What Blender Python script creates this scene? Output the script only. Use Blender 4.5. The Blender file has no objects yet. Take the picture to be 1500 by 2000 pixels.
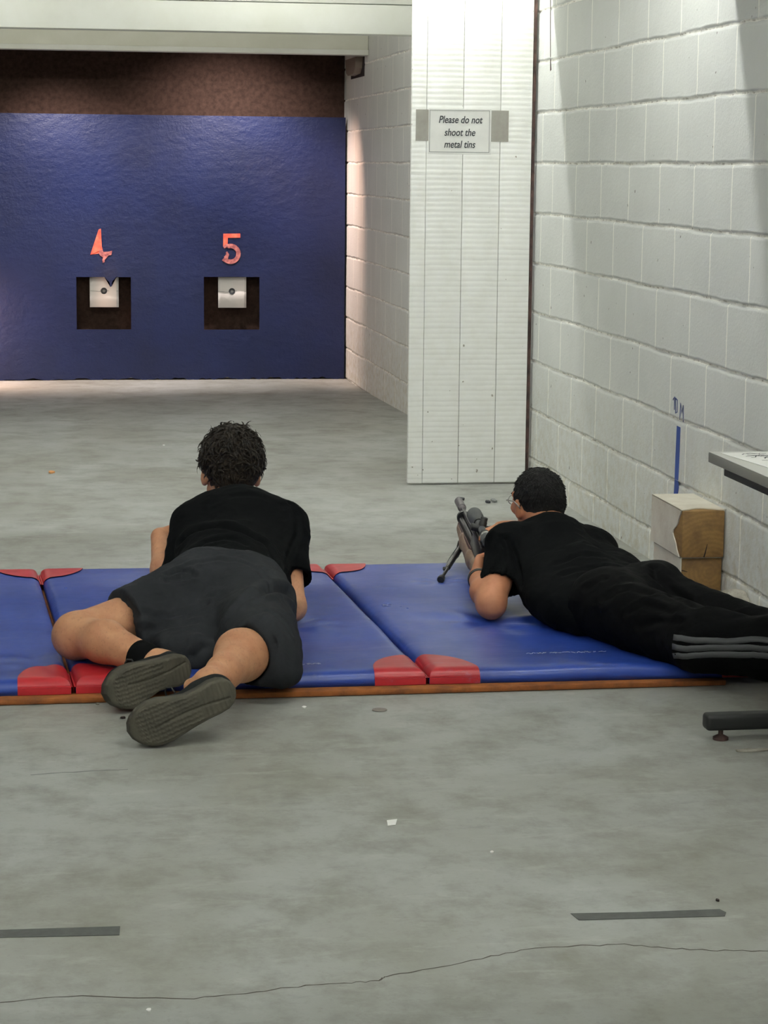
import bpy, bmesh, math, random
import numpy as np
from mathutils import Vector, Matrix
from mathutils.bvhtree import BVHTree
S = bpy.context.scene
COL = S.collection
random.seed(7)
V = Vector
PI = math.pi

# ------------------------------------------------------------------ camera
cd = bpy.data.cameras.new('camera'); cam = bpy.data.objects.new('camera', cd); COL.objects.link(cam); S.camera = cam
cd.sensor_fit = 'VERTICAL'; cd.sensor_height = 36.0; cd.lens = 4300 / 2000 * 36.0
cd.clip_start = .05; cd.clip_end = 100
_ph = math.atan(677 / 4300); _th = math.atan(690 * math.cos(_ph) / 4300); _ro = .01
_f = V((math.sin(_th) * math.cos(_ph), math.cos(_th) * math.cos(_ph), -math.sin(_ph)))
_r = V((math.cos(_th), -math.sin(_th), 0)); _u = _r.cross(_f)
_r2 = _r * math.cos(_ro) + _u * math.sin(_ro); _u2 = _r2.cross(_f)
m = Matrix((_r2, _u2, -_f)).transposed().to_4x4(); m.translation = (0, 0, 1.36)
cam.matrix_world = m

# ------------------------------------------------------------------ world, exposure
w = bpy.data.worlds.new('world'); S.world = w; w.use_nodes = True
w.node_tree.nodes['Background'].inputs[0].default_value = (.8, .86, 1, 1)
w.node_tree.nodes['Background'].inputs[1].default_value = .05
S.view_settings.view_transform = 'Standard'; S.view_settings.look = 'None'
S.view_settings.gamma = 1; S.view_settings.use_curve_mapping = False
S.view_settings.exposure = 0.22
TUBE = 92.0
TUBE_FAR = 110.0
SPOT_W = 40.0

def lamp(name, kind, loc, energy, color, target=None, size=.1, spot=None, blend=.6, sy=None):
    l = bpy.data.lights.new(name, kind); o = bpy.data.objects.new(name, l); COL.objects.link(o)
    o.location = loc; l.energy = energy; l.color = color
    if kind == 'AREA':
        l.size = size
        if sy: l.shape = 'RECTANGLE'; l.size_y = sy
    else: l.shadow_soft_size = size
    if spot: l.spot_size = spot; l.spot_blend = blend
    if target is not None:
        o.rotation_euler = (V(target) - V(loc)).to_track_quat('-Z', 'Y').to_euler()
    return o
WARM = (1, .62, .47)
lamp('target_light', 'SPOT', (1.35, 14.42, 2.12), SPOT_W * 3.4, (1, .88, .84), (1.30, 15.13, 1.25), .04, 1.9, 1.)
lamp('target_light', 'SPOT', (.10, 14.40, 2.12), SPOT_W * 4.2, (1, .88, .84), (.20, 15.13, .85), .04, 1.7, 1.)
lamp('wall_light', 'SPOT', (1.15, 14.45, 2.12), SPOT_W * 2.6, WARM, (2.12, 14.95, .85), .05, 1.0, .9)
lamp('low_light', 'AREA', (-.55, 14.75, .35), 9, WARM, (.1, 15.0, -.1), .2)

# ------------------------------------------------------------------ helpers
def srgb(r, g, b):
    f = lambda c: (c / 255 / 12.92) if c / 255 <= .04045 else ((c / 255 + .055) / 1.055) ** 2.4
    return (f(r), f(g), f(b), 1)

class NT:
    def __init__(s, name):
        s.m = bpy.data.materials.new(name); s.m.use_nodes = True
        s.t = s.m.node_tree; s.n = s.t.nodes; s.b = s.n['Principled BSDF']
        s.tc = s.n.new('ShaderNodeTexCoord')
    def L(s, a, b): s.t.links.new(a, b)
    def mapping(s, scale=(1, 1, 1), loc=(0, 0, 0), rot=(0, 0, 0)):
        n = s.n.new('ShaderNodeMapping'); s.L(s.tc.outputs['Object'], n.inputs[0])
        n.inputs['Scale'].default_value = scale; n.inputs['Location'].default_value = loc; n.inputs['Rotation'].default_value = rot
        return n.outputs[0]
    def noise(s, scale=5, detail=4, rough=.55, vec=None, dist=0):
        n = s.n.new('ShaderNodeTexNoise'); n.inputs['Scale'].default_value = scale; n.inputs['Detail'].default_value = detail
        n.inputs['Roughness'].default_value = rough; n.inputs['Distortion'].default_value = dist
        s.L(vec if vec is not None else s.tc.outputs['Object'], n.inputs['Vector']); return n.outputs['Fac']
    def ramp(s, fac, stops):
        n = s.n.new('ShaderNodeValToRGB'); s.L(fac, n.inputs[0]); e = n.color_ramp.elements
        while len(e) < len(stops): e.new(.5)
        for x, (p, c) in zip(e, stops):
            x.position = p; x.color = c if len(c) == 4 else (*c, 1)
        return n.outputs[0]
    def mix(s, fac, a, b, mode='MIX'):
        n = s.n.new('ShaderNodeMix'); n.data_type = 'RGBA'; n.blend_type = mode
        for i, v in ((0, fac), (6, a), (7, b)):
            if hasattr(v, 'links'): s.L(v, n.inputs[i])
            else: n.inputs[i].default_value = v
        return n.outputs[2]
    def math(s, op, a, b=None, c=None):
        n = s.n.new('ShaderNodeMath'); n.operation = op
        for i, v in enumerate((a, b, c)):
            if v is None: continue
            if hasattr(v, 'links'): s.L(v, n.inputs[i])
            else: n.inputs[i].default_value = v
        return n.outputs[0]
    def bump(s, h, strength=.3, dist=.01, prev=None):
        n = s.n.new('ShaderNodeBump'); n.inputs['Strength'].default_value = strength; n.inputs['Distance'].default_value = dist
        s.L(h, n.inputs['Height'])
        if prev is not None: s.L(prev, n.inputs['Normal'])
        return n.outputs[0]
    def done(s, color=None, rough=.6, normal=None, metal=0, spec=None, **kw):
        if color is not None:
            if hasattr(color, 'links'): s.L(color, s.b.inputs['Base Color'])
            else: s.b.inputs['Base Color'].default_value = color
        if hasattr(rough, 'links'): s.L(rough, s.b.inputs['Roughness'])
        else: s.b.inputs['Roughness'].default_value = rough
        s.b.inputs['Metallic'].default_value = metal
        if spec is not None: s.b.inputs['Specular IOR Level'].default_value = spec
        if normal is not None: s.L(normal, s.b.inputs['Normal'])
        for k, v in kw.items(): s.b.inputs[k].default_value = v
        return s.m

def simple(name, c, rough=.6, c2=None, scale=8, bump=None, metal=0, spec=None, stretch=(1, 1, 1), **kw):
    t = NT(name); col = c
    vec = t.mapping(stretch)
    if c2 is not None:
        col = t.mix(t.ramp(t.noise(scale, 5, .6, vec), [(.35, (0, 0, 0)), (.65, (1, 1, 1))]), c, c2)
    nrm = None
    if bump: nrm = t.bump(t.noise(bump[0], 4, .6, vec), bump[1], bump[2] if len(bump) > 2 else .004)
    return t.done(col, rough, nrm, metal, spec, **kw)

def obj(name, me, mat=None, parent=None, smooth=True, auto=None, **props):
    if isinstance(me, bmesh.types.BMesh):
        d = bpy.data.meshes.new(name); bmesh.ops.recalc_face_normals(me, faces=me.faces[:]); me.to_mesh(d); me.free(); me = d
    if mat:
        for x in (mat if isinstance(mat, (list, tuple)) else [mat]): me.materials.append(x)
    if smooth:
        me.polygons.foreach_set('use_smooth', [True] * len(me.polygons))
        if auto: me.set_sharp_from_angle(angle=math.radians(auto))
    o = bpy.data.objects.new(name, me); COL.objects.link(o)
    if parent: o.parent = parent
    for k, v in props.items(): o[k] = v
    return o
def tag(o, label, cat, group=None):
    o['label'] = label; o['category'] = cat
    if group: o['group'] = group
    return o
def thing(name, label, cat, group=None):
    o = bpy.data.objects.new(name, None); COL.objects.link(o); o.empty_display_size = .05
    return tag(o, label, cat, group)

def box(bm, lo, hi, bev=0, seg=2):
    r = bmesh.ops.create_cube(bm, size=1)
    vs = r['verts']
    for v in vs: v.co = V([lo[i] + (v.co[i] + .5) * (hi[i] - lo[i]) for i in range(3)])
    if bev:
        es = list({e for v in vs for e in v.link_edges})
        bmesh.ops.bevel(bm, geom=es, offset=bev, segments=seg, profile=.5, affect='EDGES')
    return bm
def B(): return bmesh.new()
def frame_of(d):
    d = V(d).normalized(); a = V((0, 0, 1)) if abs(d.z) < .9 else V((1, 0, 0))
    x = a.cross(d).normalized(); return x, d.cross(x).normalized(), d
def tube(bm, pts, rad, seg=20, cap=True, up=None):
    pts = [V(p) for p in pts]
    if not hasattr(rad, '__len__'): rad = [rad] * len(pts)
    rings = []
    x0 = None
    for i, p in enumerate(pts):
        d = (pts[min(i + 1, len(pts) - 1)] - pts[max(i - 1, 0)]).normalized()
        if x0 is None: x, y, _ = frame_of(d)
        else:
            x = (x0 - d * x0.dot(d)).normalized(); y = d.cross(x)
        x0 = x
        rings.append([bm.verts.new(p + (x * math.cos(a) + y * math.sin(a)) * rad[i]) for a in [2 * PI * k / seg for k in range(seg)]])
    for a, b in zip(rings, rings[1:]):
        for k in range(seg): bm.faces.new((a[k], a[(k + 1) % seg], b[(k + 1) % seg], b[k]))
    if cap: bm.faces.new(rings[0][::-1]); bm.faces.new(rings[-1])
    return bm
def cyl(bm, a, b, prof, seg=28):
    """lathe along a->b; prof = [(t along in metres, radius)]"""
    a = V(a); d = (V(b) - a).normalized()
    x, y, _ = frame_of(d)
    rings = [[bm.verts.new(a + d * t + (x * math.cos(q) + y * math.sin(q)) * max(r, 1e-5)) for q in [2 * PI * k / seg for k in range(seg)]] for t, r in prof]
    for p, q in zip(rings, rings[1:]):
        for k in range(seg): bm.faces.new((p[k], p[(k + 1) % seg], q[(k + 1) % seg], q[k]))
    bm.faces.new(rings[0][::-1]); bm.faces.new(rings[-1])
    return bm
def ribbon(bm, pts, width, nrm, thick=.0006):
    """thin strip along pts lying on a surface of normal nrm"""
    pts = [V(p) for p in pts]; nrm = V(nrm)
    if not hasattr(width, '__len__'): width = [width] * len(pts)
    rows = []
    for i, p in enumerate(pts):
        d = (pts[min(i + 1, len(pts) - 1)] - pts[max(i - 1, 0)]).normalized(); s = d.cross(nrm).normalized() * width[i] / 2
        rows.append([bm.verts.new(q) for q in (p - s, p + s, p + s + nrm * thick, p - s + nrm * thick)])
    for a, b in zip(rows, rows[1:]):
        for k in range(4): bm.faces.new((a[k], a[(k + 1) % 4], b[(k + 1) % 4], b[k]))
    bm.faces.new(rows[0]); bm.faces.new(rows[-1][::-1])
    return bm
def prism(bm, poly, to3, n, thick):
    """poly 2D -> to3(u,v) front, extruded by -n*thick"""
    n = V(n)
    f = [bm.verts.new(to3(*p)) for p in poly]; b = [bm.verts.new(to3(*p) - n * thick) for p in poly]
    fa = bm.faces.new(f); fb = bm.faces.new(b[::-1])
    for i in range(len(f)):
        j = (i + 1) % len(f); bm.faces.new((f[i], b[i], b[j], f[j]))
    bmesh.ops.triangulate(bm, faces=[fa, fb])
    return bm

# numpy value noise on points
_rng = np.random.RandomState(3)
_G = _rng.rand(32, 32, 32).astype(np.float32)
def vnoise(P):
    i = np.floor(P).astype(int); f = (P - i).astype(np.float32); f = f * f * (3 - 2 * f)
    r = 0
    for dx in (0, 1):
        for dy in (0, 1):
            for dz in (0, 1):
                wgt = (f[:, 0] if dx else 1 - f[:, 0]) * (f[:, 1] if dy else 1 - f[:, 1]) * (f[:, 2] if dz else 1 - f[:, 2])
                r = r + wgt * _G[(i[:, 0] + dx) % 32, (i[:, 1] + dy) % 32, (i[:, 2] + dz) % 32]
    return r * 2 - 1
def fbm(P, o=3):
    r = 0; a = 1
    for k in range(o): r = r + a * vnoise(P * 2 ** k + 7.3 * k); a *= .5
    return r

# ------------------------------------------------------------------ implicit solids -> one continuous mesh
class Field:
    def __init__(s, lo, hi, h):
        s.lo = np.array(lo, float); s.h = h
        s.n = np.ceil((np.array(hi, float) - s.lo) / h).astype(int) + 1
        s.D = np.full(s.n, .2, np.float32)
    def _grid(s, lo, hi):
        a = np.maximum(np.floor((np.array(lo) - s.lo) / s.h).astype(int), 0)
        b = np.minimum(np.ceil((np.array(hi) - s.lo) / s.h).astype(int) + 1, s.n)
        if (b <= a).any(): return None
        ax = [(s.lo[i] + s.h * np.arange(a[i], b[i])).astype(np.float32) for i in range(3)]
        return (slice(a[0], b[0]), slice(a[1], b[1]), slice(a[2], b[2])), ax[0][:, None, None], ax[1][None, :, None], ax[2][None, None, :]
    def _apply(s, sl, d, k, mode):
        cur = s.D[sl]
        if mode == 'add':
            if k > 0:
                hh = np.maximum(k - np.abs(cur - d), 0) / k; s.D[sl] = np.minimum(cur, d) - hh * hh * k * .25
            else: s.D[sl] = np.minimum(cur, d)
        else:
            d = -d
            if k > 0:
                hh = np.maximum(k - np.abs(cur - d), 0) / k; s.D[sl] = np.maximum(cur, d) + hh * hh * k * .25
            else: s.D[sl] = np.maximum(cur, d)
    def cone(s, a, b, ra, rb=None, k=.02, cuts=(), mode='add', kc=0):
        rb = ra if rb is None else rb
        a = np.array(a, np.float32); b = np.array(b, np.float32); m = max(ra, rb) + k + .02
        g = s._grid(np.minimum(a, b) - m, np.maximum(a, b) + m)
        if g is None: return s
        sl, X, Y, Z = g; ba = b - a; L = float((ba ** 2).sum()) + 1e-9
        px, py, pz = X - a[0], Y - a[1], Z - a[2]
        t = np.clip((px * ba[0] + py * ba[1] + pz * ba[2]) / L, 0, 1)
        d = np.sqrt((px - t * ba[0]) ** 2 + (py - t * ba[1]) ** 2 + (pz - t * ba[2]) ** 2) - (ra + (rb - ra) * t)
        for p, n in cuts:
            n = np.array(n, float); n /= np.linalg.norm(n)
            d = np.maximum(d, (X - p[0]) * n[0] + (Y - p[1]) * n[1] + (Z - p[2]) * n[2])
        s._apply(sl, d.astype(np.float32), k, mode); return s
    def chain(s, pts, rads, k=.02, **kw):
        for i in range(len(pts) - 1): s.cone(pts[i], pts[i + 1], rads[i], rads[i + 1], k, **kw)
        return s
    def ell(s, c, r, k=.02, R=None, mode='add', cuts=()):
        """R: 3 unit axes (rows) of the ellipsoid"""
        R = np.eye(3) if R is None else np.array([list(x) for x in R], float)
        m = max(r) + k + .01; c = np.array(c, float)
        g = s._grid(c - m, c + m)
        if g is None: return s
        sl, X, Y, Z = g; px, py, pz = X - c[0], Y - c[1], Z - c[2]
        k0 = 0; k1 = 0
        for i in range(3):
            q = px * R[i][0] + py * R[i][1] + pz * R[i][2]
            k0 = k0 + (q / r[i]) ** 2; k1 = k1 + (q / r[i] ** 2) ** 2
        k0 = np.sqrt(k0); k1 = np.sqrt(k1) + 1e-9; d = k0 * (k0 - 1) / k1
        for p, n in cuts:
            n = np.array(n, float); n /= np.linalg.norm(n)
            d = np.maximum(d, (X - p[0]) * n[0] + (Y - p[1]) * n[1] + (Z - p[2]) * n[2])
        s._apply(sl, d.astype(np.float32), k, mode); return s
    def clip(s, p, n, k=.004):
        n = np.array(n, float); n /= np.linalg.norm(n)
        g = s._grid(s.lo, s.lo + s.h * s.n); sl, X, Y, Z = g
        d = ((X - p[0]) * n[0] + (Y - p[1]) * n[1] + (Z - p[2]) * n[2]).astype(np.float32)
        s._apply(sl, -d, k, 'sub'); return s
    def mesh(s):
        D = s.D; D[0], D[-1], D[:, 0], D[:, -1], D[:, :, 0], D[:, :, -1] = [1.] * 6
        N = D < 0; nx, ny, nz = D.shape
        C = np.zeros((nx - 1, ny - 1, nz - 1), np.uint8)
        for a in (0, 1):
            for b in (0, 1):
                for c in (0, 1): C += N[a:nx - 1 + a, b:ny - 1 + b, c:nz - 1 + c]
        act = np.argwhere((C > 0) & (C < 8)); idx = np.full(C.shape, -1, np.int32)
        idx[tuple(act.T)] = np.arange(len(act))
        acc = np.zeros((len(act), 3)); cnt = np.zeros(len(act))
        cor = [(a, b, c) for a in (0, 1) for b in (0, 1) for c in (0, 1)]
        val = {c: D[act[:, 0] + c[0], act[:, 1] + c[1], act[:, 2] + c[2]] for c in cor}
        for p in cor:
            for ax in range(3):
                if p[ax]: continue
                q = list(p); q[ax] = 1; q = tuple(q); va, vb = val[p], val[q]
                m = (va < 0) != (vb < 0); t = va[m] / (va[m] - vb[m])
                pos = np.tile(np.array(p, float), (m.sum(), 1)); pos[:, ax] += t
                acc[m] += pos; cnt[m] += 1
        P = (act + acc / cnt[:, None]) * s.h + s.lo
        F = []
        for ax in range(3):
            u, v = (ax + 1) % 3, (ax + 2) % 3
            sl0 = [slice(1, -1)] * 3; sl1 = [slice(1, -1)] * 3; sl0[ax] = slice(0, -1); sl1[ax] = slice(1, None)
            A = N[tuple(sl0)]; Bn = N[tuple(sl1)]
            for flip, M in ((False, A & ~Bn), (True, ~A & Bn)):
                e = np.argwhere(M)
                if not len(e): continue
                off = np.ones(3, int); off[ax] = 0; e = e + off
                du = np.zeros(3, int); du[u] = 1; dv = np.zeros(3, int); dv[v] = 1
                q = [idx[tuple((e - du - dv).T)], idx[tuple((e - dv).T)], idx[tuple(e.T)], idx[tuple((e - du).T)]]
                F.append(np.stack(q[::-1] if flip else q, 1))
        F = np.concatenate(F); F = F[(F >= 0).all(1)]
        return P, F
def relax(P, F, it=2, lam=.5):
    E = np.concatenate([F[:, [0, 1]], F[:, [1, 2]], F[:, [2, 3]], F[:, [3, 0]]])
    for _ in range(it):
        acc = np.zeros_like(P); c = np.zeros(len(P))
        for a, b in ((0, 1), (1, 0)):
            for i in range(3): acc[:, i] += np.bincount(E[:, a], P[E[:, b], i], len(P))
            c += np.bincount(E[:, a], minlength=len(P))
        P = P + lam * (acc / np.maximum(c, 1)[:, None] - P)
    return P
def normals(P, F):
    n = np.cross(P[F[:, 2]] - P[F[:, 0]], P[F[:, 3]] - P[F[:, 1]]); N = np.zeros_like(P)
    for k in range(4):
        for i in range(3): N[:, i] += np.bincount(F[:, k], n[:, i], len(P))
    return N / (np.linalg.norm(N, axis=1)[:, None] + 1e-9)
def seg_dist(P, a, b):
    a = np.array(a, float); b = np.array(b, float); ba = b - a
    t = np.clip(((P - a) @ ba) / (ba @ ba + 1e-9), 0, 1); return np.linalg.norm(P - a - t[:, None] * ba, axis=1)
def poly_dist(P, pts):
    d = np.full(len(P), 9.)
    for a, b in zip(pts, pts[1:]): d = np.minimum(d, seg_dist(P, a, b))
    return d
def field_obj(name, fld, mat, parent=None, it=2, folds=None, creases=(), fine=None, **props):
    P, F = fld.mesh(); P = relax(P, F, it)
    N = normals(P, F); d = np.zeros(len(P))
    if folds:
        for amp, fr in folds:
            n = fbm(P * np.array(fr) + 3.1, 3); d += amp * (1 - 2 * np.abs(n)).clip(-1, 1)
    for pts, depth, width in creases: 
        A_ = np.array(pts, float); T = np.linspace(0, len(A_) - 1, 4 * len(A_)); A_ = np.stack([np.interp(T, np.arange(len(A_)), A_[:, i]) for i in range(3)], 1)
        A_ = [P[np.argmin(((P - a) ** 2).sum(1))] for a in A_]            # lay the fold line on the cloth
        q = poly_dist(P, A_); d += -depth * np.exp(-(q / width) ** 2) + depth * .55 * np.exp(-((q - 1.9 * width) / width) ** 2)
    if fine: d += fine[0] * fbm(P * fine[1] + 11, 3)
    P = P + N * d[:, None]
    me = bpy.data.meshes.new(name); me.from_pydata(P.tolist(), [], F[:, ::-1].tolist() if FLIP else F.tolist()); me.update()
    return obj(name, me, mat, parent, **props)
FLIP = False

def ribbon_on(target, pts, width, off, name, mat, parent, nseg=30, wseg=2, **props):
    """strip that follows the surface of target under a guide line"""
    me = target.data; bv = BVHTree.FromPolygons([v.co.copy() for v in me.vertices], [tuple(p.vertices) for p in me.polygons])
    P = [V(p) for p in pts]; L = [0]
    for a, b in zip(P, P[1:]): L.append(L[-1] + (b - a).length)
    def at(t):
        t *= L[-1]
        for i in range(len(P) - 1):
            if t <= L[i + 1] + 1e-9: return P[i].lerp(P[i + 1], (t - L[i]) / (L[i + 1] - L[i]))
        return P[-1]
    bm = B(); rows = []
    for i in range(nseg + 1):
        p = at(i / nseg); q, n, _, _ = bv.find_nearest(p)
        d = (at(min(1, (i + .5) / nseg)) - at(max(0, (i - .5) / nseg))).normalized(); s = n.cross(d).normalized()
        row = []
        for j in range(wseg + 1):
            qq, nn, _, _ = bv.find_nearest(q + s * width * (j / wseg - .5)); row.append((qq, nn))
        rows.append(row)
    vs = [[bm.verts.new(q + n * off) for q, n in r] for r in rows]; vb = [[bm.verts.new(q - n * .001) for q, n in r] for r in rows]
    for i in range(nseg):
        for j in range(wseg):
            bm.faces.new((vs[i][j], vs[i][j + 1], vs[i + 1][j + 1], vs[i + 1][j]))
            bm.faces.new((vb[i][j], vb[i + 1][j], vb[i + 1][j + 1], vb[i][j + 1]))
        for j in (0, wseg): bm.faces.new((vs[i][j], vs[i + 1][j], vb[i + 1][j], vb[i][j]))
    for i in (0, nseg):
        for j in range(wseg): bm.faces.new((vs[i][j], vb[i][j], vb[i][j + 1], vs[i][j + 1]))
    return obj(name, bm, mat, parent, **props)

# ------------------------------------------------------------------ materials
def m_concrete():
    t = NT('concrete_floor')
    st = t.mapping((.9, .75, 1)); st2 = t.mapping((.55, 1.6, 1))
    big = t.noise(1.6, 6, .6, st, .6); mid = t.noise(7, 8, .68, st); fine = t.noise(60, 6, .7); strk = t.noise(9, 6, .7, st2, .4)
    c = t.mix(t.ramp(big, [(.36, (0, 0, 0)), (.62, (1, 1, 1))]), srgb(162, 165, 161), srgb(143, 144, 136))
    c = t.mix(t.ramp(mid, [(.46, (0, 0, 0)), (.70, (.55, .55, .55))]), c, srgb(110, 107, 96))
    c = t.mix(t.ramp(strk, [(.55, (0, 0, 0)), (.78, (.6, .6, .6))]), c, srgb(182, 184, 179))
    c = t.mix(t.ramp(strk, [(.26, (.55, .55, .55)), (.40, (0, 0, 0))]), c, srgb(122, 124, 122))
    c = t.mix(t.ramp(fine, [(.25, (.5, .5, .5)), (.45, (0, 0, 0))]), c, srgb(128, 126, 116))
    spk = t.noise(240, 2, .5)
    c = t.mix(t.ramp(spk, [(.20, (.6, .6, .6)), (.28, (0, 0, 0))]), c, srgb(95, 92, 82))
    n = t.bump(fine, .12, .002); n = t.bump(mid, .15, .004, n)
    return t.done(c, t.ramp(mid, [(.3, (.42,) * 3), (.7, (.62,) * 3)]), n, spec=.35)
def m_blocks(name, base, joint):
    t = NT(name)
    sep = t.n.new('ShaderNodeSeparateXYZ'); t.L(t.tc.outputs['Object'], sep.inputs[0])
    wob = t.noise(9, 3, .6); wob = t.math('MULTIPLY', t.math('SUBTRACT', wob, .5), .014)
    yy = t.math('ADD', sep.outputs[1], wob); zz = t.math('ADD', t.math('ADD', sep.outputs[2], .1055), wob)
    cmb = t.n.new('ShaderNodeCombineXYZ'); t.L(yy, cmb.inputs[0]); t.L(zz, cmb.inputs[1])
    def brick(mort, smooth):
        b = t.n.new('ShaderNodeTexBrick'); t.L(cmb.outputs[0], b.inputs['Vector']); b.offset = .5
        b.inputs['Scale'].default_value = 1; b.inputs['Mortar Size'].default_value = mort; b.inputs['Mortar Smooth'].default_value = smooth
        b.inputs['Brick Width'].default_value = .40; b.inputs['Row Height'].default_value = .2115; b.inputs['Bias'].default_value = 0
        b.inputs['Color1'].default_value = (0, 0, 0, 1); b.inputs['Color2'].default_value = (1, 1, 1, 1); b.inputs['Mortar'].default_value = (.5, .5, .5, 1)
        return b
    b1 = brick(.0052, .25); b2 = brick(.006, 1.)
    # horizontal joints are deeper
    fz = t.math('ABSOLUTE', t.math('SUBTRACT', t.math('FRACT', t.math('DIVIDE', zz, .2115)), .5))     # .5 at a joint
    hj = t.ramp(fz, [(.470, (0, 0, 0)), (.493, (1, 1, 1))])
    var = t.noise(3.2, 4, .6); gr = t.noise(90, 4, .7); gr2 = t.noise(24, 4, .6)
    c = t.mix(t.ramp(var, [(.35, (0, 0, 0)), (.7, (1, 1, 1))]), base, tuple(x * .93 for x in base[:3]) + (1,))
    c = t.mix(b1.outputs['Fac'], c, joint)  # cream paint-filled joints, paler still for light their ridges catch, put into colour
    dirt = t.noise(30, 5, .7)
    dj = t.math('MULTIPLY', t.ramp(fz, [(.478, (0, 0, 0)), (.497, (1, 1, 1))]), t.ramp(dirt, [(.5, (0, 0, 0)), (.62, (1, 1, 1))]))
    c = t.mix(t.math('MULTIPLY', dj, .75), c, srgb(128, 118, 100))
    lowz = t.ramp(sep.outputs[2], [(.0, (1, 1, 1)), (.6, (0, 0, 0))])
    st = t.math('MULTIPLY', lowz, t.ramp(gr2, [(.42, (0, 0, 0)), (.7, (1, 1, 1))]))
    c = t.mix(t.math('MULTIPLY', st, .75), c, srgb(186, 178, 152))
    c = t.mix(t.ramp(t.noise(34, 2, .4), [(.22, (1, 1, 1)), (.25, (0, 0, 0))]), c, srgb(110, 106, 98))
    n = t.bump(gr, .45, .004); n = t.bump(gr2, .18, .006, n); n = t.bump(b2.outputs['Fac'], -.35, .004, n); 
    return t.done(c, .5, n, spec=.35)
def m_board():
    t = NT('white_painted_board')
    v = t.mapping((1.2, 1, 26))
    a = t.noise(3.0, 3, .5, v); v2 = t.mapping((3, 1, 3)); g = t.noise(6, 4, .6, v2)
    c = t.mix(t.ramp(g, [(.4, (0, 0, 0)), (.75, (.5, .5, .5))]), srgb(250, 251, 247), srgb(238, 238, 229))
    sep = t.n.new('ShaderNodeSeparateXYZ'); t.L(t.tc.outputs['Object'], sep.inputs[0])
    # shot marks, denser low down
    sp = t.noise(46, 2, .45); low = t.ramp(sep.outputs[2], [(.05, (.03,) * 3), (.55, (0, 0, 0))])
    k = t.math('GREATER_THAN', t.math('ADD', t.math('SUBTRACT', 1, sp), low), .765)
    c = t.mix(t.math('MULTIPLY', k, .75), c, srgb(120, 108, 88))
    wv = t.n.new('ShaderNodeTexWave'); wv.wave_type = 'BANDS'; wv.bands_direction = 'Z'; t.L(t.tc.outputs['Object'], wv.inputs['Vector'])
    wv.inputs['Scale'].default_value = 14; wv.inputs['Distortion'].default_value = .6; wv.inputs['Detail'].default_value = 1
    sh = t.math('MULTIPLY', t.math('MULTIPLY', t.ramp(wv.outputs['Fac'], [(0, (1, 1, 1)), (.35, (0, 0, 0))]), t.ramp(a, [(.35, (0, 0, 0)), (.6, (1, 1, 1))])), .22)
    c = t.mix(sh, c, srgb(186, 186, 178))
    n = t.bump(wv.outputs['Fac'], .25, .002); n = t.bump(g, .1, .003, n)
    return t.done(c, .45, n, spec=.4)
def m_paint(name, c, c2, rough=.5):
    return simple(name, c, rough, c2, 3, (40, .12, .002))
def m_rubber():
    t = NT('blue_rubber_backing')
    a = t.noise(2.2, 5, .6); f = t.noise(48, 5, .7, t.mapping((1, 1, .6))); mth = t.noise(14, 5, .65, t.mapping((1, 1, 1.6)))
    c = t.mix(t.ramp(a, [(.3, (0, 0, 0)), (.7, (1, 1, 1))]), srgb(15, 28, 71), srgb(11, 21, 56))
    c = t.mix(t.ramp(t.noise(3, 6, .7), [(.62, (0, 0, 0)), (.8, (.5, .5, .5))]), c, srgb(44, 42, 60))
    c = t.mix(t.ramp(t.noise(160, 2, .5), [(.24, (.6, .6, .6)), (.32, (0, 0, 0))]), c, srgb(9, 13, 34))
    n = t.bump(f, .45, .005); n = t.bump(mth, .5, .010, n)
    return t.done(c, .5, n, spec=.35)
def m_vinyl(name, c, c2, bump=.25):
    t = NT(name)
    a = t.noise(4, 4, .6); wv = t.noise(5, 3, .5, t.mapping((1, 2.2, 1)), .5)
    col = t.mix(t.ramp(a, [(.35, (0, 0, 0)), (.68, (1, 1, 1))]), c, c2)
    col = t.mix(t.ramp(t.noise(11, 7, .75, t.mapping((1, 2, 1))), [(.60, (0, 0, 0)), (.82, (.4, .4, .4))]), col, srgb(150, 158, 184))
    n = t.bump(wv, bump, .012); n = t.bump(t.noise(300, 2, .5), .08, .0006, n)
    return t.done(col, t.ramp(a, [(.3, (.27,) * 3), (.7, (.40,) * 3)]), n, spec=.5)
def m_cloth(name, c, c2, weave=900, b=.25, rough=.85):
    t = NT(name)
    col = t.mix(t.ramp(t.noise(6, 5, .6), [(.35, (0, 0, 0)), (.7, (1, 1, 1))]), c, c2)
    n = t.bump(t.noise(weave, 2, .5), .12, .0008); n = t.bump(t.noise(16, 4, .55, t.mapping((1, 1, 1)), .8), b, .010, n)
    return t.done(col, rough, n, spec=.07, **{'Sheen Weight': .0, 'Sheen Roughness': .5})
def m_skin(name, c, c2, hair=0):
    t = NT(name)
    col = t.mix(t.ramp(t.noise(16, 5, .6), [(.35, (0, 0, 0)), (.7, (1, 1, 1))]), c, c2)
    if hair:
        h = t.noise(170, 3, .6, t.mapping((1, .35, .7))); col = t.mix(t.math('MULTIPLY', t.ramp(h, [(.56, (0, 0, 0)), (.7, (1, 1, 1))]), hair), col, srgb(88, 56, 38))
    n = t.bump(t.noise(260, 3, .6), .15, .0008)
    return t.done(col, .55, n, spec=.35, **{'Subsurface Weight': .12, 'Subsurface Radius': (.012, .005, .003), 'Subsurface Scale': 1})
def m_hair(name, c, c2):
    t = NT(name)
    col = t.mix(t.ramp(t.noise(70, 5, .7, None, 1), [(.38, (0, 0, 0)), (.72, (1, 1, 1))]), c, c2)
    n = t.bump(t.noise(150, 4, .7, None, 1.5), .9, .006)
    return t.done(col, .62, n, spec=.35)
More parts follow.
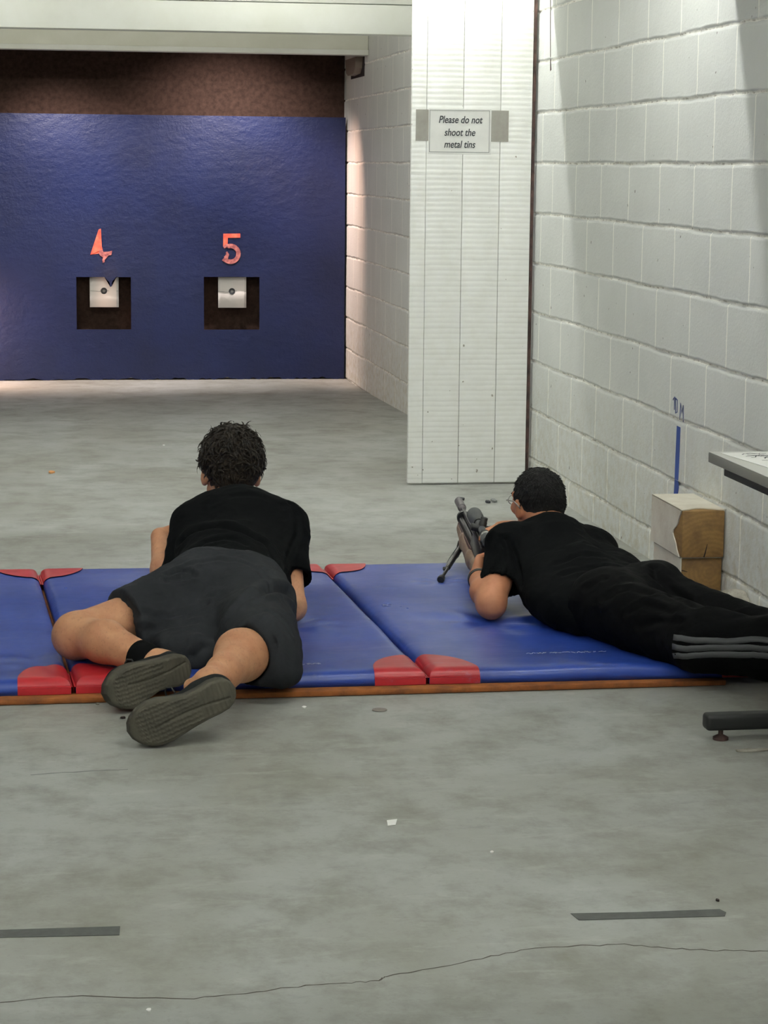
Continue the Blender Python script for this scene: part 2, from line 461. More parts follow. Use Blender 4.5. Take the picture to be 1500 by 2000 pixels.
def m_wood_end():
    t = NT('sawn_timber_end')
    mp = t.mapping((1, 0.02, 1), (-2.075, 0, -.11))
    wv = t.n.new('ShaderNodeTexWave'); wv.wave_type = 'RINGS'; wv.rings_direction = 'Y'; t.L(mp, wv.inputs['Vector'])
    wv.inputs['Scale'].default_value = 22; wv.inputs['Distortion'].default_value = 3; wv.inputs['Detail'].default_value = 3; wv.inputs['Detail Scale'].default_value = 6
    c = t.mix(t.math('MULTIPLY', wv.outputs['Fac'], .4), srgb(136, 104, 58), srgb(112, 84, 44))
    c = t.mix(t.ramp(t.noise(18, 5, .6), [(.45, (0, 0, 0)), (.7, (.7, .7, .7))]), c, srgb(92, 66, 36))
    return t.done(c, .7, t.bump(t.noise(120, 4, .7), .4, .002))

MAT = dict(
    floor=m_concrete(), blocks=m_blocks('painted_blockwork', srgb(219, 221, 217), srgb(255, 254, 246)),
    board=m_board(), white=m_paint('white_paint', srgb(228, 229, 222), srgb(218, 219, 208)), cream=m_paint('cream_paint', srgb(226, 226, 212), srgb(216, 216, 200)),
    ceil=m_paint('ceiling_paint', srgb(225, 225, 220), srgb(215, 215, 210)),
    rubber=m_rubber(), brown=simple('brown_carpet', srgb(68, 52, 45), .95, srgb(50, 38, 33), 30, (300, .6, .004), spec=.1),
    dark=simple('dark_gap', srgb(34, 24, 22), .9), rust=simple('rusty_trim', srgb(96, 72, 66), .8, srgb(52, 40, 38), 20),
    blue=m_vinyl('blue_vinyl', srgb(39, 67, 152), srgb(32, 57, 136)), red=m_vinyl('red_vinyl', srgb(186, 40, 48), srgb(160, 30, 40)),
    underlay=simple('brown_underlay', srgb(150, 88, 38), .9, srgb(112, 64, 30), 20, (120, .4, .003)),
    paper=simple('white_paper', srgb(236, 236, 232), .7, srgb(226, 226, 222), 10), papermat=simple('target_card', srgb(235, 232, 228), .8),
    ink=simple('black_ink', srgb(52, 56, 60), .7), inkline=simple('grey_ink', srgb(120, 124, 122), .7), blueink=simple('blue_marker', srgb(46, 64, 120), .7),
    tapeg=simple('grey_tape', srgb(160, 158, 150), .5, srgb(150, 147, 138), 30), tape=simple('floor_tape', srgb(84, 87, 84), .75, srgb(72, 74, 72), 40),
    bluetape=simple('blue_tape', srgb(44, 74, 150), .6), redpaint=simple('faded_red_card', srgb(214, 62, 48), .7, srgb(226, 110, 84), 18, (60, .3, .003)),
    redworn=simple('worn_pink_card', srgb(196, 120, 112), .8, srgb(120, 60, 66), 40, (60, .5, .003)),
    steel=simple('grey_metal', srgb(128, 122, 116), .5, srgb(104, 98, 92), 20), brass=simple('dull_bronze_trim', srgb(126, 112, 100), .5),
    black=simple('black_plastic', srgb(26, 28, 28), .5), blackm=simple('black_metal', srgb(20, 20, 21), .38, spec=.5),
    gun=simple('blued_steel', srgb(38, 36, 40), .32, srgb(48, 44, 46), 15, metal=.5), silencer=simple('grey_metal_sleeve', srgb(98, 92, 94), .45, srgb(80, 76, 78), 40),
    scope=simple('dark_grey_rubber', srgb(78, 80, 80), .7), chrome=simple('bright_metal', srgb(170, 170, 168), .3, metal=.9),
    stockw=simple('pale_walnut', srgb(140, 118, 98), .5, srgb(112, 88, 74), 6, (60, .15, .001), stretch=(6, 1, 6)), stockd=simple('dark_walnut', srgb(92, 64, 62), .45, srgb(74, 52, 50), 6, stretch=(6, 1, 6)),
    woodend=m_wood_end(), stone=simple('chipped_white_paint', srgb(222, 218, 204), .7, srgb(204, 196, 180), 8, (70, .4, .003)), bark=simple('bare_dark_wood', srgb(104, 62, 36), .8),
    shirtA=m_cloth('black_cotton', srgb(10, 12, 13), srgb(6, 8, 9)), shortsA=m_cloth('charcoal_jersey', srgb(46, 48, 51), srgb(34, 36, 39), 700, .3),
    shirtB=m_cloth('black_cotton_tee', srgb(9, 11, 12), srgb(5, 7, 8)), trouB=m_cloth('black_tricot', srgb(9, 10, 11), srgb(5, 6, 7), 900, .3, .75),
    stripe=simple('grey_stripe', srgb(70, 72, 75), .6), skinA=m_skin('fair_skin', srgb(200, 150, 114), srgb(176, 122, 90), .25), skinB=m_skin('tan_skin', srgb(190, 132, 98), srgb(170, 112, 82)),
    hairA=m_hair('dark_brown_hair', srgb(14, 11, 8), srgb(54, 42, 27)), hairB=m_hair('black_hair', srgb(6, 6, 6), srgb(15, 13, 12)),
    sole=None, shoeu=m_cloth('dark_knit', srgb(38, 40, 40), srgb(28, 30, 30), 500, .2), sock=m_cloth('black_sock', srgb(14, 15, 17), srgb(10, 11, 12)),
    eye=simple('eye_white', srgb(230, 226, 220), .3), chip=simple('white_chip', srgb(238, 238, 234), .6), orange=simple('orange_scrap', srgb(222, 160, 100), .6),
    rubble=simple('crumbled_mortar', srgb(176, 172, 160), .9, srgb(132, 128, 116), 14, (60, .8, .01)),
    tabletop=simple('grey_laminate', srgb(198, 198, 192), .4), tableedge=simple('grey_table_edging', srgb(142, 141, 134), .5))
def m_sole():
    t = NT('grey_rubber_sole')
    c = t.mix(t.ramp(t.noise(20, 5, .6), [(.35, (0, 0, 0)), (.7, (1, 1, 1))]), srgb(80, 77, 66), srgb(64, 62, 53))
    return t.done(c, .7, t.bump(t.noise(200, 3, .6), .3, .001), spec=.3)
MAT['sole'] = m_sole()
def emis(name, c, s):
    t = NT(name); t.b.inputs['Emission Color'].default_value = (*c, 1); t.b.inputs['Emission Strength'].default_value = s
    return t.done((.8, .8, .8, 1), .5)
MAT['tube'] = emis('lit_tube', (.985, 1, .965), TUBE); MAT['tubefar'] = emis('lit_tube_corridor', (1, .99, .93), TUBE_FAR)

# ------------------------------------------------------------------ the room
XW = 2.12; XL = -4.0; YB = -2.6; CZ = 2.62
def floor_z(y): return 0 if y < 9 else -.11 * min(1, (y - 9) / 5.6)
bm = B(); ys = [YB, 0, 3, 6, 9, 10, 11, 12, 13, 14, 14.6, 15.45]
rows = [[bm.verts.new((x, y, floor_z(y))) for x in (XL, 0, XW + .1)] for y in ys]
for a, b in zip(rows, rows[1:]):
    for k in range(2): bm.faces.new((a[k], a[k + 1], b[k + 1], b[k]))
lo = [[bm.verts.new((x, y, -.25)) for x in (XL, XW + .1)] for y in (YB, 15.45)]
bm.faces.new((lo[0][0], lo[1][0], lo[1][1], lo[0][1]))
obj('floor', bm, MAT['floor'], smooth=False, kind='structure')
def block_wall():
    bm = B(); rr = random.Random(11); prof = [(-.25, 0)]; z = .106 - .2115
    while z < CZ - .03:
        for dz, dx in ((-.016, 0), (-.0085, .0012), (-.0055, .0050), (.0005, .0062), (.0045, .0045), (.0075, -.0012), (.013, -.0004), (.02, 0)): prof.append((z + dz, dx))
        z += .2115
    prof.append((CZ, 0)); ys = [YB + (15.45 - YB) * i / 420 for i in range(421)]; cols = []
    nz_ = lambda y, k: .0022 * math.sin(y * 7.3 + k * 5.1) + .0014 * math.sin(y * 31 + k * 3.7) + .0009 * math.sin(y * 83 + k * 1.7)
    for y in ys:
        col = []
        for i, (z, dx) in enumerate(prof):
            k = (i - 1) // 8; w_ = nz_(y, k) if 0 < i < len(prof) - 1 else 0
            deep = 1 + .35 * math.sin(y * 11 + k * 2.3) + .25 * math.sin(y * 47 + k)
            col.append(bm.verts.new((XW + dx * deep, y, z + w_)))
        cols.append(col)
    for a, b in zip(cols, cols[1:]):
        for i in range(len(prof) - 1): bm.faces.new((a[i], a[i + 1], b[i + 1], b[i]))
    box(bm, (XW + .02, YB, -.25), (XW + .2, 15.45, CZ))
    return bm
obj('wall_right', block_wall(), MAT['blocks'], kind='structure')
obj('wall_left', box(B(), (XL - .2, YB, -.25), (XL, 15.45, CZ)), MAT['blocks'], smooth=False, kind='structure')
obj('wall_back', box(B(), (XL - .2, YB - .2, -.25), (XW + .2, YB, CZ)), MAT['blocks'], smooth=False, kind='structure')
obj('wall_far', box(B(), (XL - .2, 15.30, -.25), (XW + .2, 15.45, CZ)), MAT['brown'], smooth=False, kind='structure')
obj('ceiling', box(B(), (XL - .2, YB - .2, CZ), (XW + .2, 15.45, CZ + .1)), MAT['ceil'], smooth=False, kind='structure')
# header above the bay opening and the beam in front of the targets
obj('trim_1', box(box(B(), (XL, 10.20, 1.953), (XW, 10.32, 2.086), .004), (XL, 10.202, 2.089), (XW, 10.32, CZ), .003), MAT['white'], auto=40, kind='structure')
obj('trim_2', box(B(), (XL, 14.19, 2.086), (XW - .002, 14.30, CZ), .003), MAT['cream'], auto=40, kind='structure')
obj('trim_3', box(B(), (XL, 14.17, 2.054), (XW - .002, 14.30, 2.086), .003), MAT['white'], auto=40, kind='structure')
# ceiling joists with a tube on the far side of each
bays = [(9.00, 2.10), (6.635, 2.10), (4.265, 2.10), (1.9, 2.10), (-.47, 2.10)]
for i, (y, z) in enumerate(bays):
    obj('trim_%d' % (4 + i), box(B(), (XL, y - .02, z), (XW, y + .098, CZ)), MAT['white'], smooth=False, kind='structure')
def strip_light(x, y, z, mat, label):
    t = thing('strip_light', label, 'ceiling light', 'strip lights between the joists')
    obj('lamp_tube', tube(B(), [(x - .6, y, z), (x + .6, y, z)], .013, 12), mat, t)
    obj('housing', box(B(), (x - .62, y - .03, z + .035), (x + .62, y + .03, z + .075), .004), MAT['white'], t, auto=40)
    for s in (-.605, .605): obj('lamp_holder', box(B(), (x + s - .01, y - .015, z - .018), (x + s + .01, y + .015, z + .04), .002), MAT['white'], t, auto=40)
    for s in (-.4, .4): obj('hanger', tube(B(), [(x + s, y, z + .07), (x + s, y, CZ)], .004, 8), MAT['white'], t)
for (y, z) in bays:
    for x in (1.42, -1.0):
        strip_light(x, y + .22, z + .27, MAT['tube'], 'white strip light hung behind a ceiling joist over the bay')
for x in (1.1, -1.3): strip_light(x, 11.2, 2.42, MAT['tubefar'], 'white strip light hung over the range behind the header')

# plank screen standing against the right wall
scr = thing('plank_screen', 'tall white screen of four upright painted planks beside the block wall', 'screen')
xs = [1.576, 1.6395, 1.797, 1.958, 2.096]
for i in range(4):
    g = (0, .0008, .0012, .0012)[i]
    obj('plank', box(B(), (xs[i] + g, 9.30 + .0006 * i, .002), (xs[i + 1] - .0006, 9.325, 2.45), .002), MAT['board'], scr, auto=40)
obj('backing_board', box(B(), (xs[0] + .004, 9.3252, .002), (xs[-1] - .004, 9.338, 2.45)), MAT['dark'], scr, smooth=False, label='dark backing behind the planks')
obj('edge_trim', box(B(), (2.0985, 9.312, .03), (2.1125, 9.337, 2.45), .002), MAT['rust'], scr, auto=40, label='dark rusty edge strip in the gap by the wall')

# sign taped on the screen
sign = thing('notice', 'laminated white notice with italic black writing taped on the plank screen', 'sign')
sy = 9.2985
obj('laminate', box(B(), (1.647, sy, 1.409), (1.919, sy + .0012, 1.600), .0004, 1), MAT['paper'], sign, auto=40)
bm = B()
for (x0, x1, z0, z1) in ((1.652, 1.911, 1.5915, 1.5935), (1.652, 1.911, 1.4175, 1.4195), (1.652, 1.654, 1.4175, 1.5935), (1.909, 1.911, 1.4175, 1.5935)):
    box(bm, (x0, sy - .0005, z0), (x1, sy, z1))
obj('border_line', bm, MAT['inkline'], sign, smooth=False)
def text_mesh(name, s, size, loc, mat, parent, shear=.0, rot=(PI / 2, 0, 0), ext=.0004, off=0, sx=1):
    c = bpy.data.curves.new(name, 'FONT'); c.body = s; c.size = size; c.align_x = 'CENTER'; c.extrude = ext; c.shear = shear; c.offset = off
    o = bpy.data.objects.new(name, c); COL.objects.link(o)
    bpy.context.view_layer.update(); me = bpy.data.meshes.new_from_object(o.evaluated_get(bpy.context.evaluated_depsgraph_get()))
    bpy.data.objects.remove(o)
    M_ = Matrix.Translation(loc) @ Matrix.Rotation(rot[2], 4, 'Z') @ Matrix.Rotation(rot[0], 4, 'X') @ Matrix.Scale(sx, 4, (1, 0, 0))
    me.transform(M_)
    return obj(name, me, mat, parent, smooth=False)
for s, z, dx in (('Please do not', 1.540, .002), ('shoot the', 1.487, 0), ('metal tins', 1.437, 0)):
    text_mesh('lettering', s, .0425, (1.782 + dx, sy - .0004, z), MAT['ink'], sign, .22, sx=.80, off=.0006)
for x0, x1, lb in ((1.593, 1.6475, 'strip of grey tape holding the left edge of the white notice'), (1.9185, 1.993, 'strip of grey tape holding the right edge of the white notice')):
    bm = B(); n = 8
    box(bm, (x0, sy - .0018, 1.464), (x1, sy - .0006 if x0 < 1.7 else sy + .0005, 1.5945), .0003, 1)
    tag(obj('tape_strip', bm, MAT['tapeg'], auto=40), lb, 'tape')

# far end: blue rubber sheet with the two target openings
bm = B(); T0, T1 = 15.130, 15.142
holes = [(.270, .638, .236, .592), (1.135, 1.517, .233, .594)]
X0s, X1s, Z0s, Z1s = -2.4, 2.106, -.104, 1.680
xs_ = sorted({X0s, X1s, *[h[0] for h in holes], *[h[1] for h in holes]})
def sheetbox(a, b, c, d): return (a, b, c, d)
nx, nz = 150, 62
def wav(x, z): return .006 * math.sin(x * 5.1 + 1.3 * math.sin(z * 3)) * (.3 + max(0, 1 - z)) + .004 * math.sin(z * 7 + x * 2.3)
gx = sorted(set([X0s + (X1s - X0s) * i / nx for i in range(nx + 1)] + [h[i] for h in holes for i in (0, 1)]))
gz = sorted(set([Z0s + (Z1s - Z0s) * i / nz for i in range(nz + 1)] + [h[i] for h in holes for i in (2, 3)]))
def ragged(x, z):
    if z == Z0s: return z + .010 * math.sin(x * 33) * math.sin(x * 71 + 1) + .004 * math.sin(x * 190)
    return z
fr = {}; bk = {}
for i, x in enumerate(gx):
    for j, z in enumerate(gz):
        y = T0 + wav(x, z); fr[i, j] = bm.verts.new((x, y, ragged(x, z))); bk[i, j] = bm.verts.new((x, y + .010, ragged(x, z)))
def solid(i, j):
    if not (0 <= i < len(gx) - 1 and 0 <= j < len(gz) - 1): return False
    x = (gx[i] + gx[i + 1]) / 2; z = (gz[j] + gz[j + 1]) / 2
    return not any(h[0] < x < h[1] and h[2] < z < h[3] for h in holes)
for i in range(len(gx) - 1):
    for j in range(len(gz) - 1):
        if not solid(i, j): continue
        bm.faces.new((fr[i, j], fr[i + 1, j], fr[i + 1, j + 1], fr[i, j + 1])); bm.faces.new((bk[i, j], bk[i, j + 1], bk[i + 1, j + 1], bk[i + 1, j]))
        for (di, dj, a, b) in ((-1, 0, (i, j), (i, j + 1)), (1, 0, (i + 1, j), (i + 1, j + 1)), (0, -1, (i, j), (i + 1, j)), (0, 1, (i, j + 1), (i + 1, j + 1))):
            if not solid(i + di, j + dj): bm.faces.new((fr[a], fr[b], bk[b], bk[a]))
for v in [v for v in bm.verts if not v.link_faces]: bm.verts.remove(v)
tag(obj('rubber_backing', bm, MAT['rubber'], auto=50), 'wide blue rubber sheet with square openings hanging at the far end of the range', 'backing sheet')
# numerals
def poly_num(name, polys, mats, label):
    t = None
    for p, mt in zip(polys, mats):
        bm = B(); prism(bm, p, lambda u, v: V((u, T0 + wav(u, v) - .005 - (.001 if t is not None else 0), v)), (0, -1, 0), .0035)
        if t is None: t = tag(obj(name, bm, mt, smooth=False), label, 'number')
        else: obj('worn_piece', bm, mt, t, smooth=False, label='paler frayed piece')
    return t
poly_num('numeral_four', [[(.424, .912), (.439, .918), (.444, .80), (.450, .773), (.436, .752), (.425, .768), (.366, .742), (.372, .760)],
    [(.428, .772), (.444, .778), (.456, .762), (.492, .764), (.514, .771), (.508, .742), (.488, .738), (.474, .720), (.462, .708), (.462, .694), (.450, .688), (.446, .706), (.452, .724), (.434, .736), (.424, .750)]],
    [MAT['redpaint'], MAT['redworn']], 'torn orange-red cut-out figure 4 above the left target opening')
def arc(cx, cz, r, a0, a1, n, sx=1): return [(cx + sx * r * math.cos(math.radians(a0 + (a1 - a0) * i / n)), cz + r * math.sin(math.radians(a0 + (a1 - a0) * i / n))) for i in range(n + 1)]
n5 = None
for k, (ln, wd, mt) in enumerate((([(1.384, .876), (1.268, .874)], [.028, .028], 'redpaint'), ([(1.284, .886), (1.282, .80)], [.032, .030], 'redpaint'),
        ([(1.270, .796), (1.290, .808)] + arc(1.318, .752, .054, 105, -125, 18) + [(1.272, .722)], [.018, .022] + [.030] * 19 + [.040], 'redworn'), ([(1.285, .722), (1.298, .748), (1.290, .765)], [.03, .02, .012], 'redworn'))):
    bm = ribbon(B(), [(u, T0 + wav(u, v) - .002 - .0012 * k, v) for u, v in ln], wd, (0, -1, 0), .003)
    if n5 is None: n5 = tag(obj('numeral_five', bm, MAT[mt], smooth=False), 'orange-red cut-out figure 5 with worn lower loop above the right target opening', 'number')
    else: obj('numeral_stroke', bm, MAT[mt], n5, smooth=False)
def target(x0, x1, z0, z1, lb, side):
    t = thing('paper_target', lb, 'paper target', 'paper targets')
    bm = B(); n = 10
    y = 15.19
    r = [[bm.verts.new((x0 + (x1 - x0) * i / n, y + .004 * math.sin(i * .6) + (0 if j < 2 else .002), z0 + (z1 - z0) * j / 2)) for i in range(n + 1)] for j in range(3)]
    for j in range(2):
        for i in range(n): bm.faces.new((r[j][i], r[j][i + 1], r[j + 1][i + 1], r[j + 1][i]))
    o = obj('card', bm, MAT['papermat'], t); s = o.modifiers.new('s', 'SOLIDIFY'); s.thickness = .001
    cx, cz = (x0 + x1) / 2 - .002, (z0 + z1) / 2 - .007
    bm = B(); cyl(bm, (cx, y - .004, cz), (cx, y, cz), [(0, .022), (.0015, .022)], 24); obj('bullseye', bm, MAT['ink'], t, smooth=False)
    bm = B(); cyl(bm, (cx, y - .0048, cz), (cx, y, cz), [(0, .009), (.0009, .009)], 16); obj('hole_mark', bm, MAT['inkline'], t, smooth=False)
    bm = B(); ribbon(bm, [(x0 + .003, y - .003, cz + .0), (cx - .03, y - .003, cz - .004), (cx, y - .0035, cz + .002), (x1 - .004, y - .003, cz - .001)], .002, (0, -1, 0)); obj('fold_line', bm, MAT['inkline'], t, smooth=False)
    obj('hanging_bar', box(B(), (x0 + .02, 15.190, .605), (x1 - .02, 15.2995, .620)), MAT['steel'], t, smooth=False)
target(.361, .557, .384, .620, 'white paper target hanging in the opening under the torn figure 4', 0)
target(1.237, 1.431, .380, .620, 'white paper target hanging in the opening under the figure 5', 1)
# torn rubber flap hanging over paper 4
bm = B(); prism(bm, [(.455, .60), (.545, .60), (.53, .578), (.512, .562), (.508, .53), (.498, .525), (.494, .556), (.478, .572)], lambda u, v: V((u, T0 - .006, v)), (0, -1, 0), .005)
tag(obj('torn_flap', bm, MAT['rubber'], smooth=False), 'small torn flap of blue rubber drooping over the left paper target', 'rubber flap')
# bracket under the far beam on the right wall
bk_ = thing('wall_bracket', 'small grey rounded bracket on the wall under the right end of the far beam', 'bracket')
bm = B(); prism(bm, [(14.42, 2.054), (14.45, 1.985), (14.52, 1.950), (14.78, 1.945), (14.86, 1.965), (14.92, 2.054)], lambda u, v: V((XW - .05, u, v)), (-1, 0, 0), .046)
obj('bracket_body', bm, MAT['brass'], bk_, smooth=False)
obj('bracket_plate', box(B(), (XW - .004, 14.36, 1.93), (XW - .0005, 14.96, 2.054)), MAT['dark'], bk_, smooth=False)

# ------------------------------------------------------------------ wall marks, timber, table
bm = B()
ribbon(bm, [(XW - .0005, 7.085, .506), (XW - .0005, 7.088, .40), (XW - .0005, 7.091, .325), (XW - .0005, 7.087, .305), (XW - .0005, 7.098, .262)], [.040, .044, .042, .05, .040], (-1, 0, 0), .001)
tag(obj('marker_line', bm, MAT['bluetape'], smooth=False), 'upright blue line on the white wall above the timber blocks', 'marker line')
wr = None
strokes = [[(7.160, .588), (7.142, .600), (7.142, .556)], [(7.132, .596), (7.110, .592), (7.108, .552), (7.126, .546), (7.132, .596)],
    [(7.075, .530), (7.070, .586), (7.052, .556), (7.040, .582), (7.034, .526)]]
bm = B()
for s in strokes: ribbon(bm, [(XW - .0005, a, b) for a, b in s], .006, (-1, 0, 0), .0008)
tag(obj('wall_writing', bm, MAT['blueink'], smooth=False), 'hand-drawn blue 10 M writing on the white wall above the blue line', 'writing')
bm = B(); ribbon(bm, [(XW - .0004, 9.11, 2.08), (XW - .0004, 9.10, 1.95), (XW - .0004, 9.085, 1.80), (XW - .0004, 9.075, 1.755)], [.012, .01, .008, .022], (-1, 0, 0), .0006)
obj('trim_9', bm, MAT['rust'], smooth=False, kind='structure')

def timber(x0, x1, y0, y1, z0, z1, label, painted_bite, cracks):
    t = thing('timber_block', label, 'timber block', 'sawn timber blocks by the wall')
    obj('timber', box(B(), (x0, y0, z0), (x1, y1, z1), .003), MAT['woodend'], t, auto=40)
    e = .004
    # painted skin on side and top, chipped back unevenly at the sawn end
    n = 16; bm = B()
    for face in (0, 1):
        r = []
        for i in range(n + 1):
            u = i / n; bite = painted_bite(u, face)
            if face == 0: a, b = (x0 - e, y0 + bite, z0 + (z1 - z0) * u), (x0 - e, y1 + e, z0 + (z1 - z0) * u)
            else: a, b = (x0 - e + (x1 - x0 + e) * u, y0 + bite, z1 + e), (x0 - e + (x1 - x0 + e) * u, y1 + e, z1 + e)
            r.append((a, b))
        vs = [[bm.verts.new(p) for p in q] for q in r]; off = (e * .9, 0, 0) if face == 0 else (0, 0, -e * .9)
        v2 = [[bm.verts.new(V(p) + V(off)) for p in q] for q in r]
        for i in range(n):
            bm.faces.new((vs[i][0], vs[i][1], vs[i + 1][1], vs[i + 1][0])); bm.faces.new((v2[i][0], v2[i + 1][0], v2[i + 1][1], v2[i][1]))
            bm.faces.new((vs[i][0], vs[i + 1][0], v2[i + 1][0], v2[i][0])); bm.faces.new((vs[i][1], v2[i][1], v2[i + 1][1], vs[i + 1][1]))
    obj('paint_coat', bm, MAT['stone'], t, smooth=False, label='chipped white paint coat')
    bm = B()
    for c in cracks: ribbon(bm, [(a, y0 - .0002, b) for a, b in c], [.004] * (len(c) - 1) + [.0015], (0, -1, 0), .0006)
    obj('crack', bm, MAT['dark'], t, smooth=False)
    return t
zb = .030
timber(1.986, 2.116, 6.56, 6.86, zb, zb + .122, 'lower sawn timber block with white side, under the chipped one by the wall', lambda u, f: .001, [[(1.987, zb + .085), (2.005, zb + .080)]])
timber(1.980, 2.116, 6.545, 6.88, zb + .1275, zb + .275, 'upper sawn timber block with chipped white paint, on the other one by the wall',
    lambda u, f: (.016 + .070 * math.sin(PI * min(1, u * 1.15)) ** 1.5 + .008 * math.sin(u * 17)) if f == 0 else (.006 + .035 * math.sin(PI * u) ** 2), [[(2.052, zb + .128), (2.056, zb + .142), (2.062, zb + .170)]])
# broken mortar ledge at the wall foot
def lump(name, lo, hi, h, prims, mat, fine, parent=None, **props):
    f = Field(lo, hi, h)
    for p in prims: f.ell(*p)
    return field_obj(name, f, mat, parent, 1, fine=fine, **props)
bm = B(); nn = 60; base = []; 
f = Field((1.90, 5.9, -.02), (2.125, 7.0, .16), .006)
for i in range(26):
    y = 5.95 + i * .038; r = .028 + .02 * random.random(); f.ell((2.105 - .045 * random.random(), y, .004), (r * 1.7, r * 1.5, r * (.9 if y > 6.5 else 1.9)), .02)
f.ell((2.06, 6.70, 0), (.12, .22, .034), .02); f.clip((2.118, 0, 0), (1, 0, 0)); f.clip((0, 0, 0.0008), (0, 0, -1)); f.clip((0, 0, .0285), (0, 0, 1)) if False else None
g_ = f._grid((1.9, 6.50, 0), (2.13, 6.95, .2)); f.D[g_[0]] = np.maximum(f.D[g_[0]], (g_[3] - .028).astype(np.float32))
obj_ = field_obj('broken_mortar', f, MAT['rubble'], None, 1, fine=(.003, 40)); tag(obj_, 'rough ledge of crumbled grey mortar along the foot of the right wall', 'rubble')

tb = thing('side_table', 'narrow grey table with papers, cut off by the right edge of the picture', 'table')
tx0, tx1, ty0, ty1, tz = 1.638, 2.105, 3.62, 5.215, .668
obj('tabletop', box(B(), (tx0 + .001, ty0, tz - .002), (tx1, ty1 - .001, tz), .0005), MAT['tabletop'], tb, auto=40)
obj('edging', box(B(), (tx0, ty0, tz - .026), (tx1, ty1, tz - .0021), .002), MAT['tableedge'], tb, auto=40)
obj('apron', box(B(), (tx0 + .022, ty0 + .05, tz - .052), (tx1 - .02, ty1 - .06, tz - .0262), .002), MAT['black'], tb, auto=40)
for y in (4.97, 3.85):
    fb = obj('foot', box(B(), (1.573, y - .022, .026), (2.10, y + .022, .066), .010, 4), MAT['black'], tb, auto=40)
    for x in (1.615, 2.06): obj('leveller', cyl(B(), (x, y, 0.0005), (x, y, 1), [(0, .019), (.006, .019), (.010, .012), (.013, .006), (.0262, .006)], 18), MAT['rust'], fb, auto=40)
    obj('leg', box(B(), (1.96, y - .018, .064), (2.03, y + .018, tz - .05), .004), MAT['black'], tb, auto=40)
def sheet(x0, x1, y0, y1, z, rot, label, lines=True):
    t = thing('paper_sheet', label, 'paper sheet', 'loose papers on the side table')
    c = V(((x0 + x1) / 2, (y0 + y1) / 2, z)); R_ = Matrix.Translation(c) @ Matrix.Rotation(rot, 4, 'Z')
    bm = B(); w_, h_ = (x1 - x0) / 2, (y1 - y0) / 2; box(bm, (-w_, -h_, 0), (w_, h_, .0012)); bmesh.ops.transform(bm, matrix=R_, verts=bm.verts); obj('sheet', bm, MAT['paper'], t, smooth=False)
    if lines:
        bm = B(); rr = random.Random(5)
        for k in range(70):
            u, v = rr.uniform(-w_ * .8, w_ * .8), rr.uniform(-h_ * .85, h_ * .85)
            pts = [(u + .012 * i, v + rr.uniform(-.014, .014), .0013) for i in range(5)]
            pts = [(min(max(a, -w_ * .95), w_ * .95), min(max(b, -h_ * .95), h_ * .95), c_) for a, b, c_ in pts]
            if len({p[:2] for p in pts}) < 5: continue
            ribbon(bm, pts, .003, (0, 0, 1), .0003)
        bmesh.ops.transform(bm, matrix=R_, verts=bm.verts); obj('drawn_lines', bm, MAT['ink'], t, smooth=False)
sheet(1.672, 1.98, 4.93, 5.195, tz + .0004, .12, 'white sheet with dark scribbled print at the far corner of the grey table')

# ------------------------------------------------------------------ floor marks
def floor_poly(name, pts, mat, label, cat, z=.0006, th=.0005):
    bm = B(); prism(bm, pts, lambda u, v: V((u, v, z + floor_z(v) + th)), (0, 0, 1), th); return tag(obj(name, bm, mat, smooth=False), label, cat)
floor_poly('tape_mark', [(-.35, 3.779), (-.08, 3.797), (.130, 3.783), (.133, 3.829), (-.08, 3.837), (-.35, 3.828)], MAT['tape'], 'dark grey tape strip on the floor at the lower left', 'tape')
floor_poly('tape_mark', [(.963, 3.755), (1.10, 3.749), (1.236, 3.742), (1.245, 3.762), (1.238, 3.781), (1.08, 3.784), (.957, 3.793)], MAT['tape'], 'dark grey tape strip on the floor at the lower right', 'tape')
def crack(pts, wd, k, jit):
    rr = random.Random(k); P = []
    for a, b in zip(pts, pts[1:]):
        n = 6
        for i in range(n): P.append((a[0] + (b[0] - a[0]) * i / n, a[1] + (b[1] - a[1]) * i / n + rr.uniform(-jit, jit), .0003))
    P.append((*pts[-1], .0003)); bm = B(); ribbon(bm, P, [wd * rr.uniform(.4, 1.2) for _ in P], (0, 0, 1), .0003)
    return bm
ck = [(-.6, 3.47), (-.3, 3.49), (-.075, 3.489), (.058, 3.502), (.24, 3.464), (.345, 3.482), (.43, 3.497), (.508, 3.500), (.555, 3.505), (.57, 3.522), (.65, 3.547), (.767, 3.594), (.852, 3.624), (.922, 3.626), (1.014, 3.622), (1.098, 3.59), (1.167, 3.571), (1.257, 3.559), (1.6, 3.57)]
obj('trim_10', crack(ck, .0028, 2, .004), simple('dark_crack', srgb(84, 78, 70), .9), smooth=False, kind='structure')  # long floor crack laid as a thin dark ribbon
obj('trim_11', crack([(-.028, 4.853), (.064, 4.867), (.19, 4.874)], .004, 5, .003), MAT['inkline'], smooth=False, kind='structure')
def bit(x, y, w_, d_, h_, mat, name, label, cat, seed=0, hgt=None):
    rr = random.Random(seed + int(x * 1000)); n = 7; bm = B()
    p = [(x + w_ / 2 * math.cos(2 * PI * i / n) * rr.uniform(.7, 1.1), y + d_ / 2 * math.sin(2 * PI * i / n) * rr.uniform(.7, 1.1)) for i in range(n)]
    prism(bm, p, lambda u, v: V((u, v, floor_z(v) + .0006 + h_)), (0, 0, 1), h_); return tag(obj(name, bm, mat, smooth=False), label, cat)
bit(.657, 5.40, .013, .02, .002, MAT['chip'], 'paint_chip', 'tiny white chip on the floor right of the nearest shoe', 'chip')
floor_poly('paper_scrap', [(.708, 4.374), (.725, 4.378), (.735, 4.418), (.712, 4.412)], MAT['chip'], 'white paper scrap lying in the middle of the bare floor', 'paper scrap')
